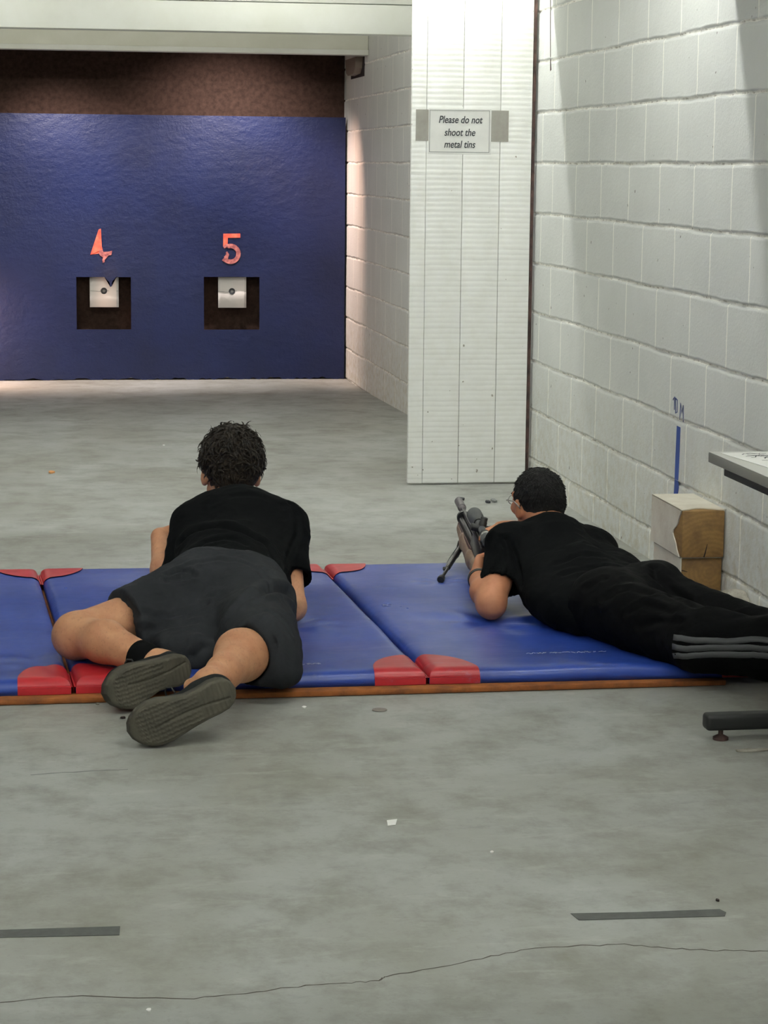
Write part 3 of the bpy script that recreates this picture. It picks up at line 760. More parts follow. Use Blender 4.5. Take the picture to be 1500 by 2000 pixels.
bit(.887, 4.168, .008, .010, .003, MAT['chip'], 'paint_chip', 'tiny round white chip right of the white paper scrap', 'chip')
bit(.164, 3.422, .010, .016, .002, MAT['chip'], 'paint_chip', 'white chip on the floor near the bottom left corner', 'chip')
bit(.056, 9.9, .030, .07, .006, MAT['orange'], 'foam_scrap', 'small orange scrap far off on the floor at the left', 'scrap')
bit(.622, 11.0, .014, .03, .003, MAT['chip'], 'paint_chip', 'white chip far down the range above the curly haired head', 'chip')
bit(.139, 5.526 - .03, .012, .02, .002, MAT['rubble'], 'grit', 'small dark speck beside the left shoe', 'grit')
bit(.198, 5.345, .016, .018, .003, MAT['dark'], 'pebble', 'small dark pebble on the floor below the left shoe', 'pebble')
bit(1.717, 8.82, .034, .06, .008, MAT['ink'], 'pebble', 'dark splinter on the floor in front of the plank screen', 'splinter')
bit(1.815, 8.73, .022, .05, .008, MAT['ink'], 'pebble', 'left dark pebble between muzzle and plank screen', 'pebble')
bit(1.845, 8.76, .026, .07, .008, MAT['inkline'], 'pebble', 'grey pebble right of the dark one in front of the plank screen', 'pebble')
bit(1.249, 3.827, .007, .012, .003, MAT['dark'], 'pebble', 'dark speck at the right end of the lower right tape', 'pebble')
tag(obj('floor_plug', cyl(B(), (.842, 5.35, .0008), (.842, 5.35, 1), [(0, .019), (.0015, .019), (.003, .013)], 24), MAT['steel'], auto=40), 'round grey metal plug set in the floor below the mats', 'plug')
bit(1.66, 4.86, .10, .03, .003, MAT['rubble'], 'rubble_crumb', 'flat grey crumb on the floor by the table foot', 'crumb')

# ------------------------------------------------------------------ mats
MT = .055
tag(obj('underlay_carpet', box(B(), (-1.35, 5.505, .0012), (1.80, 7.10, .016), .004), MAT['underlay'], auto=40), 'rust brown carpet strip showing under the front edge of the blue mats', 'carpet')
def gym_mat(c, label, seed, dents=()):
    """c: near-left, near-right, far-right, far-left corners (x, y)"""
    t = thing('gym_mat', label, 'gym mat', 'blue gym mats')
    c = [V((*p, 0)) for p in c]; zb_, zt = .0165, MT
    rr = random.Random(seed); ph = [rr.uniform(0, 6) for _ in range(6)]
    Wd = (c[1] - c[0]).length; Dp = (c[3] - c[0]).length
    def S_(u, v, off=0):
        p = c[0] * (1 - u) * (1 - v) + c[1] * u * (1 - v) + c[2] * u * v + c[3] * (1 - u) * v
        e = min(u * Wd, (1 - u) * Wd, v * Dp, (1 - v) * Dp); r = .030
        q = min(1, max(0, e / r)); zz = zb_ + (zt - zb_) * (.38 + .62 * math.sqrt(max(0, 1 - (1 - q) ** 2)))
        inn = min(1, e / .1)
        zz += inn * (.0015 * math.sin(p.x * 9 + ph[0] + 2 * math.sin(p.y * 4 + ph[1])) + .0012 * math.sin(p.y * 17 + ph[2] + p.x * 3))
        for (dx, dy, dr, dd) in dents:
            s = math.hypot(p.x - dx, p.y - dy)
            zz += -dd * math.exp(-(s / dr) ** 2) + dd * .5 * math.exp(-((s - 1.9 * dr) / dr) ** 2) * math.sin(6 * math.atan2(p.y - dy, p.x - dx)) 
        return V((p.x, p.y, zz + off))
    def axis(n, L_):
        e = [0, .003 / L_, .008 / L_, .014 / L_, .020 / L_, .030 / L_]; return e + [e[-1] + (1 - 2 * e[-1]) * i / n for i in range(1, n)] + [1 - x for x in e[::-1]]
    U = axis(60, Wd); W_ = axis(90, Dp); bm = B()
    g = [[bm.verts.new(S_(u, v)) for v in W_] for u in U]; b = [[None] * len(W_) for _ in U]
    for i in range(len(U)):
        for j in range(len(W_)):
            if i in (0, len(U) - 1) or j in (0, len(W_) - 1): p = g[i][j].co; b[i][j] = bm.verts.new((p.x, p.y, zb_))
    for i in range(len(U) - 1):
        for j in range(len(W_) - 1): bm.faces.new((g[i][j], g[i + 1][j], g[i + 1][j + 1], g[i][j + 1]))
    ring = [(i, 0) for i in range(len(U))] + [(len(U) - 1, j) for j in range(1, len(W_))] + [(i, len(W_) - 1) for i in range(len(U) - 2, -1, -1)] + [(0, j) for j in range(len(W_) - 2, 0, -1)]
    for a, d in zip(ring, ring[1:] + ring[:1]): bm.faces.new((g[a[0]][a[1]], b[a[0]][a[1]], b[d[0]][d[1]], g[d[0]][d[1]]))
    bm.faces.new([b[i][j] for i, j in ring])
    obj('cover', bm, MAT['blue'], t)
    for cu, cv in ((0, 0), (1, 0), (1, 1), (0, 1)):
        bm = B(); nr, na = 44, 44; R1, R2 = .135, .175
        rows = []
        for i in range(nr + 1):
            rr_ = 1 - (1 - i / nr) ** 1.0; row = []
            for j in range(na + 1):
                a = PI / 2 * (.5 - .5 * math.cos(PI * j / na)); du, dv = R1 * rr_ * math.cos(a) / Wd, R2 * rr_ * math.sin(a) / Dp
                row.append(bm.verts.new(S_(cu + (1 - 2 * cu) * du, cv + (1 - 2 * cv) * dv, .0035)))
            rows.append(row)
        for i in range(nr):
            for j in range(na):
                vs = (rows[i][j], rows[i + 1][j], rows[i + 1][j + 1], rows[i][j + 1])
                if i == 0: bm.faces.new((rows[0][0] if False else rows[i][j], rows[i + 1][j], rows[i + 1][j + 1]))
                else: bm.faces.new(vs)
        # skirt down the two outer sides
        for side in (0, -1):
            top = [r[side] for r in rows]; out = V(((-1 if cu == 0 else 1), 0, 0)) if side == -1 else V((0, (-1 if cv == 0 else 1), 0))
            lowv = [bm.verts.new((v.co.x + out.x * .004, v.co.y + out.y * .004, zb_ + .001)) for v in top]; upv = [bm.verts.new(v.co + out * .004) for v in top]
            for k in range(nr):
                bm.faces.new((upv[k], lowv[k], lowv[k + 1], upv[k + 1])); bm.faces.new((top[k], upv[k], upv[k + 1], top[k + 1]))
        bmesh.ops.remove_doubles(bm, verts=bm.verts, dist=.00005)
        o = obj('corner_patch', bm, MAT['red'], t, auto=60, label='red corner patch')
    return t
gym_mat([(-.86, 5.53), (.074, 5.545), (-.010, 7.125), (-.93, 7.135)], 'blue gym mat with red corners cut off by the left edge of the picture', 1, [(.0, 5.74, .05, .006)])
gm = gym_mat([(.086, 5.548), (.994, 5.545), (.918, 7.125), (.000, 7.125)], 'blue gym mat with red corners under the person in shorts', 2, [(.713, 6.17, .05, .008), (.5, 6.0, .18, .006)])
gr = gym_mat([(1.004, 5.546), (1.93, 5.53), (1.85, 7.10), (.930, 7.122)], 'blue gym mat with red corners under the person aiming the rifle', 3, [(1.293, 6.16, .07, .010), (1.258, 6.78, .03, .006), (1.55, 6.0, .2, .006)])
def scuffs(parent, x0, x1, y, seed, n):
    rr = random.Random(seed); bm = B()
    for k in range(n):
        x = x0 + (x1 - x0) * k / n + rr.uniform(-.004, .004); ln = rr.uniform(.006, .016)
        pts = [(x + ln * i / 3, y + rr.uniform(-.008, .008), MT + .0028) for i in range(4)]; ribbon(bm, pts, .0016, (0, 0, 1), .0004)
    obj('scuff_marks', bm, MAT['chip'], parent, smooth=False)
scuffs(gr, 1.30, 1.52, 5.70, 3, 18); scuffs(gm, .68, .73, 5.64, 4, 6)

# ------------------------------------------------------------------ people
def ax3(fwd, up):
    f = V(fwd).normalized(); r = f.cross(V(up)).normalized(); u = r.cross(f); return r, f, u
def head(F, c, fwd, up, k=1.0):
    """c = centre of the skull; right, forward, up axes"""
    r, f, u = ax3(fwd, up); c = V(c)
    def P(x, y, z): return c + (r * x + f * y + u * z) * k
    R = (r, f, u); s = lambda *a: [q * k for q in a]
    F.ell(P(0, -.010, .015), s(.074, .094, .088), .02, R)
    F.ell(P(0, .034, -.028), s(.058, .054, .074), .03, R)
    F.ell(P(0, .052, -.088), s(.026, .030, .020), .025, R)                      # chin
    F.cone(P(-.052, .012, -.060), P(-.014, .062, -.096), .016 * k, .014 * k, .02); F.cone(P(.052, .012, -.060), P(.014, .062, -.096), .016 * k, .014 * k, .02)
    F.cone(P(-.040, .082, .022), P(.040, .082, .022), .010 * k, .010 * k, .018)  # brow
    for sx in (-1, 1):
        F.ell(P(sx * .032, .098, .004), s(.018, .014, .012), .008, R, mode='sub')
        F.ell(P(sx * .032, .086, .003), s(.0135, .0125, .0125), .003, R)
        F.cone(P(sx * .045, .070, -.022), P(sx * .038, .078, -.030), .018 * k, .014 * k, .018)
        # ear: shell with rim
        e = P(sx * .079, -.008, -.012)
        F.ell(e, s(.010, .020, .031), .006, ax3(f + r * sx * .45, u))
        F.ell(P(sx * .089, .004, -.008), s(.006, .010, .017), .003, R, mode='sub')
        F.ell(P(sx * .078, .000, -.038), s(.008, .010, .010), .006, R)
    F.chain([P(0, .092, .018), P(0, .110, -.014), P(0, .106, -.026)], [.007 * k, .0105 * k, .011 * k], .010)
    for sx in (-1, 1): F.ell(P(sx * .013, .098, -.024), s(.009, .010, .008), .006, R)
    F.cone(P(-.016, .083, -.049), P(.016, .083, -.049), .0065 * k, .0065 * k, .006)
    F.cone(P(-.013, .081, -.061), P(.013, .081, -.061), .0070 * k, .0075 * k, .006)
    F.cone(P(-.018, .091, -.055), P(.018, .091, -.055), .0022 * k, .0022 * k, .002, mode='sub')
    return P, R
def eyes(P, parent):
    for sx in (-1, 1):
        bm = B(); bmesh.ops.create_uvsphere(bm, u_segments=16, v_segments=10, radius=.0118, matrix=Matrix.Translation(P(sx * .032, .088, .003))); e = obj('eye', bm, MAT['eye'], parent)
        a = P(sx * .032, .088, .003); d = (P(sx * .030, 1, -.05) - a).normalized(); obj('iris', cyl(B(), a + d * .0098, a + d, [(0, .0058), (.0022, .0050), (.0026, .003)], 16), MAT['dark'], e)
        obj('eyebrow', tube(B(), [P(sx * .014, .101, .024), P(sx * .030, .100, .029), P(sx * .048, .088, .025)], [.0030, .0036, .0018], 8), MAT['dark'], parent)
def hand(F, wrist, fdir, pn, side, curl=(.5, .5, .5, .5), thumb=(.6, .5), k=.98, spread=.06):
    """fdir: wrist to knuckles, pn: the way the palm faces, side: +1/-1 puts the thumb along +-(pn x fdir)"""
    w_ = V(wrist); f = V(fdir).normalized(); n = (V(pn) - f * V(pn).dot(f)).normalized(); s = n.cross(f).normalized() * side
    R = (s, f, n)
    F.ell(w_ + f * .045 * k, (.036 * k, .050 * k, .0155 * k), .012, R)
    for i, o in enumerate((.028, .009, -.010, -.028)):
        kn = w_ + f * (.084 - (.003, 0, .003, .010)[i]) * k + s * o * k
        F.cone(w_ + f * .025 * k + s * o * .6 * k, kn, .0135 * k, .0105 * k, .012)
        L = [x * k * (1., 1.08, 1., .82)[i] for x in (.042, .026, .021)]
        p = kn; a = 0; d0 = (f + s * (1.5 - i) * spread).normalized(); pts = [p]
        for j, l in enumerate(L):
            a += curl[i] * (1.0, 1.15, .8)[j]; d = d0 * math.cos(a) + n * math.sin(a); p = p + d * l; pts.append(p)
        F.chain(pts, [.0098 * k, .0090 * k, .0082 * k, .0068 * k], .0035)
    tb_ = w_ + f * .022 * k + s * .022 * k + n * .006
    t1 = tb_ + (s * math.cos(thumb[0]) * .8 + f * .75 + n * math.sin(thumb[0]) * .8).normalized() * .040 * k
    t2 = t1 + (f * .8 + s * math.cos(thumb[0] + thumb[1]) * .5 + n * math.sin(thumb[0] + thumb[1]) * .7).normalized() * .032 * k
    t3 = t2 + (f * .8 + s * .1 + n * .65).normalized() * .024 * k
    F.chain([tb_, t1, t2, t3], [.016 * k, .0125 * k, .0105 * k, .0085 * k], .008)

def shoe(name, heel, toe, wup, right, parent, length=.30):
    """sole plane passes through heel and toe ends; wup = rough direction across the sole (image up)"""
    heel, toe = V(heel), V(toe); t = (toe - heel).normalized(); wv = (V(wup) - t * V(wup).dot(t)).normalized(); n = t.cross(wv)
    if n.y > 0: n = -n                                  # outward sole normal looks back towards the viewer
    L = (toe - heel).length; c0 = heel
    # medial side: y local positive = medial
    side = right
    def P(x, y, z): return c0 + t * x * L + wv * (y * side) * 1.0 - n * z
    # outline: half widths (medial, lateral) along length
    X = [0, .02, .06, .12, .20, .32, .44, .56, .68, .78, .87, .94, .98, 1.0]
    A = [0, .018, .031, .039, .041, .036, .034, .042, .053, .055, .047, .034, .020, 0]
    Bq = [0, .018, .031, .039, .042, .043, .046, .051, .056, .055, .048, .035, .021, 0]
    def hw(x): return float(np.interp(x, X, A)), float(np.interp(x, X, Bq))
    bm = B(); nx_, ny_ = 150, 56; top = []; TH = .026
    def z_out(x, y, a, b):
        q = min((y + b) / .010, (a - y) / .010, 1, (min(x, 1 - x) * L) / .010); q = max(0, q)
        z = -.004 + .006 * (1 - math.sqrt(max(0, 1 - (1 - q) ** 2)))
        z += .020 * max(0, (x - .72) / .28) ** 2 + .006 * max(0, (.12 - x) / .12) ** 2         # toe and heel spring
        return z
    def tread(x, y):
        g = 0
        if .36 < x < .93:
            u = x * L * 1000 / 9.0; v = y * 1000 / 11.0 + .35 * math.sin(u * 2 * PI / 2)
            g = max(0, math.cos(2 * PI * (v + .5 * (int(u) % 2)))) * (1 if (u % 1) > .25 else .3) * .0022
        if x < .34: g = .0012 * max(0, math.cos(2 * PI * (x * L * 1000 / 12)))
        yc = .008 * math.sin((x - .15) * 4.6) - .012
        d = abs(y - yc)
        if .08 < x < .80: g -= .0045 * math.exp(-(d / .0022) ** 2)
        return g
    rows = []
    for i in range(nx_ + 1):
        x = .5 - .5 * math.cos(PI * i / nx_); a, b = hw(x); a += 1e-4; b += 1e-4; row = []
        for j in range(ny_ + 1):
            y = -b + (a + b) * (.5 - .5 * math.cos(PI * j / ny_)); inner = min((y + b), (a - y)) > .007
            row.append(bm.verts.new(P(x, y, z_out(x, y, a, b) - (tread(x, y) if inner else 0))))
        rows.append(row)
    for i in range(nx_):
        for j in range(ny_): bm.faces.new((rows[i][j], rows[i + 1][j], rows[i + 1][j + 1], rows[i][j + 1]))
    back = []
    for i in range(nx_ + 1):
        x = .5 - .5 * math.cos(PI * i / nx_); a, b = hw(x); zz = TH + .020 * max(0, (x - .72) / .28) ** 2
        back.append([bm.verts.new(P(x, -b * 1.02, zz)), bm.verts.new(P(x, a * 1.02, zz))])
    for i in range(nx_):
        bm.faces.new((back[i][0], back[i][1], back[i + 1][1], back[i + 1][0]))
        bm.faces.new((rows[i][0], back[i][0], back[i + 1][0], rows[i + 1][0])); bm.faces.new((rows[i][-1], rows[i + 1][-1], back[i + 1][1], back[i][1]))
    bmesh.ops.remove_doubles(bm, verts=bm.verts, dist=.0002)
    sh = obj('shoe', None or shoe_upper(P, L, hw), MAT['shoeu'], parent, label='dark knit running shoe with thick grey sole')
    obj('sole', bm, MAT['sole'], sh)
    # laces
    bm = B()
    for x in (.50, .56, .62, .68):
        z = .082 - (x - .5) * .13; tube(bm, [P(x, -.024, z - .008), P(x, -.012, z), P(x, .0, z + .003), P(x, .012, z), P(x, .024, z - .008)], .0024, 8)
    for s in (-1, 1):
        tube(bm, [P(.50, 0, .086)] + [P(.49 + .035 * math.sin(q), s * (.016 + .016 * (1 - math.cos(q))), .092 + .008 * math.sin(q)) for q in (.5, 1.2, 2.0, 2.8, 3.8, 4.8)] + [P(.50, 0, .088)], .0022, 8)
    obj('laces', bm, MAT['black'], sh)
    return sh, P
def shoe_upper(P, L, hw):
    pts = [P(x, y, z) for x in (-.05, 1.05) for y in (-.07, .07) for z in (-.02, .16)]
    lo = [min(p[i] for p in pts) - .02 for i in range(3)]; hi = [max(p[i] for p in pts) + .02 for i in range(3)]
    F = Field(lo, hi, .0032)
    for x, z, r in ((.13, .045, .034), (.18, .050, .037), (.30, .050, .037), (.42, .050, .038), (.54, .046, .040), (.66, .040, .040), (.76, .034, .034), (.84, .034, .025)):
        a, b = hw(x); R = ((P(1, 0, 0) - P(0, 0, 0)).normalized(), (P(0, 1, 0) - P(0, 0, 0)).normalized(), (P(0, 0, 1) - P(0, 0, 0)).normalized())
        F.ell(P(x, (a - b) / 2, z), (.036, (a + b) / 2 * .84, r), .03, R)
    F.cone(P(.13, 0, .06), P(.14, 0, .098), .036, .035, .02); F.cone(P(.30, 0, .06), P(.27, 0, .092), .034, .033, .02)
    nn_ = P(0, 0, 1) - P(0, 0, 0)
    F.clip(P(.2, 0, .106), nn_, .003); F.clip(P(.2, 0, .019), -nn_, .002)
    F.cone(P(.16, 0, .075), P(.16, 0, .14), .030, .032, .004, mode='sub'); F.cone(P(.26, 0, .085), P(.26, 0, .14), .024, .028, .004, mode='sub')
    Pn, Fc = F.mesh(); Pn = relax(Pn, Fc, 2); me = bpy.data.meshes.new('shoe'); me.from_pydata(Pn.tolist(), [], Fc.tolist()); return me

# ---- person in shorts
pa = thing('person', 'person in black tee and charcoal shorts lying propped on elbows, grey shoe soles towards us', 'person')
shL, shR = (.458, 6.46, .300), (.714, 6.42, .303)
elL, elR = (.379, 6.36, .100), (.715, 6.19, .100); wrL, wrR = (.360, 6.60, .243), (.60, 6.40, .092)
hipL, hipR = (.440, 6.02, .165), (.570, 6.00, .160); knL, knR = (.092, 5.785, .117), (.578, 5.60, .118)
anL, anR = (.280, 5.535, .098), (.400, 5.215, .112)
F = Field((-.02, 4.98, .03), (.86, 6.86, .63), .004)
hcA = (.581, 6.665, .434); fwA = (-.06, 1, -.10); upA = (.03, .12, 1)
PA, RA = head(F, hcA, fwA, upA, 1.04)
F.cone((.577, 6.50, .315), PA(0, -.02, -.05), .060, .056, .03)
F.chain([shL, (.58, 6.44, .325), shR], [.052, .062, .052], .05)
F.chain([(.58, 6.42, .27), (.555, 6.24, .195), (.53, 6.05, .165)], [.105, .100, .100], .05)
F.chain([(.49, 6.40, .27), (.48, 6.20, .18), hipL], [.06, .06, .085], .05); F.chain([(.67, 6.38, .27), (.60, 6.18, .18), hipR], [.06, .06, .085], .05)
F.cone(shL, elL, .048, .040, .03); F.cone(shR, elR, .048, .040, .03)
F.chain([elL, (.366, 6.45, .168), wrL], [.040, .041, .028], .02); F.ell(elL, (.036, .036, .036), .02)
F.chain([elR, (.68, 6.26, .098), wrR], [.040, .038, .027], .02)
hand(F, wrL, (.62, .60, .12), (.55, -.3, -.6), 1, (.9, .9, .9, .9), (.8, .6))
hand(F, wrR, (-.7, .7, 0.0), (0, 0, -1), -1, (.12, .12, .12, .12), (.1, .1))
F.cone(hipL, knL, .085, .058, .05); F.ell(knL, (.054, .056, .056), .03)
F.chain([knL, (.165, 5.68, .122), anL], [.052, .054, .035], .025)
F.cone(hipR, knR, .085, .060, .05); F.ell(knR, (.055, .058, .058), .03)
F.chain([knR, (.500, 5.45, .128), (.445, 5.31, .118), anR], [.056, .066, .042, .038], .02)
F.ell((.360, 5.235, .103), (.020, .020, .020), .014)
sLh, sLt = (.380, 5.50, .094), (.170, 5.36, .056); sRh, sRt = (.457, 5.10, .128), (.206, 5.035, .040)
# feet inside the shoes
def foot(F, ank, heel, toe, back):
    h, t = V(heel), V(toe); d = t - h; b = V(back).normalized()
    F.chain([ank, tuple(h + d * .16 + b * .07), tuple(h + d * .14 + b * .050)], [.034, .032, .030], .02)
    F.chain([tuple(h + d * .22 + b * .065), tuple(h + d * .5 + b * .052), tuple(h + d * .8 + b * .038)], [.032, .028, .024], .02)
foot(F, anR, sRh, sRt, (0, 1, -.1)); foot(F, anL, sLh, sLt, (-.45, .9, 0))
obj_A = field_obj('body', F, MAT['skinA'], pa, 2, fine=(.0006, 40))
eyes(PA, pa)
# shirt
F = Field((.28, 5.95, .05), (.88, 6.62, .46), .004)
F.chain([shL, (.577, 6.455, .335), shR], [.064, .070, .064], .04)
F.cone((.515, 6.455, .330), (.640, 6.440, .332), .064, .064, .04)
F.chain([(.58, 6.43, .27), (.56, 6.26, .205), (.54, 6.05, .165)], [.118, .112, .10], .05)
F.chain([(.468, 6.43, .262), (.462, 6.22, .175), (.45, 6.08, .15)], [.072, .078, .08], .05)
F.chain([(.690, 6.40, .262), (.625, 6.20, .175), (.58, 6.05, .155)], [.070, .074, .08], .05)
def sleeve(F, a, e, t, ra, rb, arm, kk=.03):
    a, e = V(a), V(e); h = a.lerp(e, t); d = (e - a).normalized()
    F.cone(a, h + d * .05, ra, rb, kk, cuts=[(tuple(h), tuple(d))])
    F.cone(h - d * .018, h + d * .06, arm + .006, arm + .010, .002, mode='sub')
sleeve(F, shR, (.722, 6.20, .10), .68, .070, .064, .046); sleeve(F, shL, (.395, 6.37, .12), .84, .064, .058, .046)
F.clip((.577, 6.545, .355), (0, .86, .5), .01)
cr = [([(.404, 6.339, .269), (.457, 6.318, .311), (.513, 6.263, .328), (.566, 6.223, .322), (.606, 6.201, .303), (.643, 6.188, .281), (.664, 6.137, .249), (.665, 6.08, .22)], .009, .012),
      ([(.731, 6.388, .369), (.745, 6.351, .338), (.747, 6.316, .296), (.723, 6.263, .260), (.698, 6.171, .225)], .006, .009), ([(.56, 6.388, .394), (.643, 6.393, .389), (.714, 6.370, .367)], .003, .009), ([(.43, 6.20, .27), (.466, 6.212, .291), (.523, 6.183, .307), (.578, 6.146, .295)], .006, .010)]
shirtA = field_obj('t_shirt', F, MAT['shirtA'], pa, 2, folds=[(.0045, (5, 9, 9)), (.0015, (12, 18, 18))], creases=cr, fine=(.0006, 60), label='black short sleeved tee')
bm = B(); 
collar = []
for i in range(40):
    a = 2 * PI * i / 40; collar.append((.577 + .064 * math.cos(a), 6.512 + .050 * math.sin(a) * .9 - .0 , .362 + .030 * -math.sin(a) * .0 + .012 * math.cos(a) ** 2 * -1 - .028 * math.sin(a)))
tube(bm, collar + [collar[0]], .006, 8); obj('collar', bm, MAT['shirtA'], shirtA)
# shorts
F = Field((.08, 5.36, .042), (.82, 6.30, .36), .004)
F.ell((.505, 6.04, .166), (.150, .165, .122), .04, ax3((.1, 1, .06), (0, 0, 1)))
F.cone((.455, 6.04, .165), (.46, 5.98, .165), .115, .112, .05); F.cone((.565, 6.02, .155), (.572, 5.9, .15), .112, .108, .05)
hp, hn = (.245, 5.80, .12), (-.88, -.47, .0)
F.cone(hipL, (.14, 5.77, .115), .120, .088, .05, cuts=[(hp, hn)])
F.cone((.36, 5.90, .10), (.335, 5.70, .085), .075, .045, .05, cuts=[(hp, hn)])
F.cone((.50, 5.95, .12), (.40, 5.66, .09), .11, .050, .06)
hq, hm = (.505, 5.475, .12), (-.55, -.83, .10)
F.cone(hipR, (.560, 5.50, .125), .116, .094, .05, cuts=[(hq, hm)])
F.cone((.61, 5.85, .10), (.625, 5.46, .078), .065, .030, .05, cuts=[(hq, hm)])
F.cone((.245, 5.86, .125), (.10, 5.74, .118), .064, .060, .004, mode='sub')
F.cone((.545, 5.53, .122), (.44, 5.34, .12), .072, .074, .004, mode='sub')
F.clip((0, 0, .0565), (0, 0, -1), .004) if False else None
cr = [([(.66, 5.86, .20), (.606, 5.75, .24), (.553, 5.66, .222), (.496, 5.60, .19), (.44, 5.60, .145), (.391, 5.600, .091)], .013, .016),
      ([(.541, 5.475, .22), (.570, 5.439, .201), (.585, 5.423, .165)], .005, .010), ([(.565, 5.53, .23), (.60, 5.50, .215), (.63, 5.48, .17)], .004, .010),
      ([(.342, 5.908, .255), (.375, 5.924, .26), (.403, 5.907, .26)], .007, .008), ([(.333, 5.881, .243), (.371, 5.894, .244), (.415, 5.896, .25)], .007, .008),
      ([(.227, 5.827, .194), (.245, 5.791, .174), (.294, 5.772, .167), (.364, 5.786, .173), (.435, 5.796, .193)], .005, .010),
      ([(.353, 5.917, .253), (.417, 5.932, .282), (.489, 5.948, .289), (.555, 5.909, .282), (.597, 5.83, .262), (.622, 5.739, .228)], .004, .007), ([(.282, 5.75, .136), (.336, 5.747, .147), (.401, 5.714, .162)], .006, .012)]
shortsA = field_obj('shorts', F, MAT['shortsA'], pa, 2, folds=[(.0055, (6, 6, 8)), (.002, (16, 12, 14))], creases=cr, fine=(.0006, 60), label='charcoal jersey shorts')
# hair
def hair(name, P, R, mat, parent, k, thick, seed, locks, ll, lr, curl, ear=1.0, top=0):
    """close cap plus many separate tapering locks, joined in one mesh"""
    c = P(0, -.01, .02); F = Field([c[i] - .17 for i in range(3)], [c[i] + .17 for i in range(3)], .0035)
    a, b_, c_ = .074 + thick, .094 + thick * .9, .088 + thick; r, f, u = R
    F.ell(P(0, -.012, .018 + top), (a * k, b_ * k, c_ * k), .0, R)
    F.cone(P(0, -.066, -.02), P(0, -.062, -.074), .046 * k, .036 * k, .03)
    F.clip(P(0, .062, .06), f - u * .55, .01)
    for sx in (-1, 1): F.ell(P(sx * .095, .008, -.045), (.032 * ear, .048 * ear, .048 * ear), .012, R, mode='sub')
    F.ell(P(0, .10, -.05), (.12, .085, .12), .012, R, mode='sub')
    F.clip(P(0, -.06, -.092), -u + f * .1, .01)
    cap = field_obj(name, F, mat, parent, 1, fine=(.0022, 60))
    me = cap.data; rr = random.Random(seed); nrng = len(me.vertices); VS = [tuple(v.co) for v in me.vertices]; FS = [tuple(p.vertices) for p in me.polygons]
    cc = P(0, -.012, .01); inner = P(0, .02, -.05); done = 0; tries = 0
    co = [v.co.copy() for v in me.vertices]; no = [v.normal.copy() for v in me.vertices]
    while done < locks and tries < locks * 6:
        tries += 1; i = rr.randrange(nrng); p = co[i]; n = no[i]
        rel = (p - cc).normalized(); 
        if n.dot(rel) < .35: continue                       # skip the cut faces by brow and ears
        q = (p - cc); lx, ly, lz = q.dot(r), q.dot(f), q.dot(u)
        if ly > .045 and lz < .05: continue
        if abs(lx) > .050 and lz < -.012 and ly > -.050: continue
        low = max(0, min(1, (-lz) / .07)); L = rr.uniform(*ll) * (1 - .45 * low) * (1.25 if lz > .05 and rr.random() < .25 else 1)
        down = (-u + n * n.dot(u)); down = down.normalized() if down.length > .1 else -f
        rnd = V((rr.uniform(-1, 1), rr.uniform(-1, 1), rr.uniform(-1, 1)))
        d = (n * (.75 - .35 * low) + down * (.55 + .35 * low) + rnd * curl * .55).normalized(); side = d.cross(n + rnd * .2).normalized(); ph = rr.uniform(0, 6.28); w_ = rr.uniform(.7, 1.3)
        pts = []; S_ = 6; pos = p - n * .003; dd = d
        for sgi in range(S_):
            pts.append(pos); t = sgi / (S_ - 1)
            dd = (dd + side * math.sin(ph + t * 5.5) * curl * .55 - n * .22 * curl + down * .14 - u * .06).normalized(); pos = pos + dd * L / (S_ - 1)
        rad = [lr * w_ * x for x in (1, 1.1, 1., .8, .55, .12)]
        x0, y0, _ = frame_of(d); b0 = len(VS)
        for pt, ra in zip(pts, rad):
            for m_ in range(5):
                an = 2 * PI * m_ / 5; VS.append(tuple(pt + x0 * (ra * 1.5 * math.cos(an)) + y0 * (ra * math.sin(an))))
        for s_ in range(S_ - 1):
            for m_ in range(5): FS.append((b0 + s_ * 5 + m_, b0 + s_ * 5 + (m_ + 1) % 5, b0 + s_ * 5 + 5 + (m_ + 1) % 5, b0 + s_ * 5 + 5 + m_))
        FS.append(tuple(b0 + (S_ - 1) * 5 + m_ for m_ in range(5))); done += 1
    m2 = bpy.data.meshes.new(name); m2.from_pydata(VS, [], FS); m2.update(); m2.materials.append(mat); m2.polygons.foreach_set('use_smooth', [True] * len(m2.polygons)); cap.data = m2
    return cap
hairA = hair('hair', PA, RA, MAT['hairA'], pa, 1.05, .016, 4, 3400, (.024, .044), .0025, 1.15, 1.25, .012)
hairA['label'] = 'thick curly dark brown hair'
# shoes and socks
shR_, _ = shoe('shoe', sRh, sRt, (0, .10, 1), 1, pa); shL_, _ = shoe('shoe', sLh, sLt, (0, .12, 1), -1, pa)
d = (V(anL) - V(knL)).normalized(); bm = B(); tube(bm, [V(anL)  - d * .052, V(anL) - d * .050, V(anL) - d * .03, V(anL) + d * .01], [.040, .0465, .0445, .041], 28); obj('sock', bm, MAT['sock'], pa)

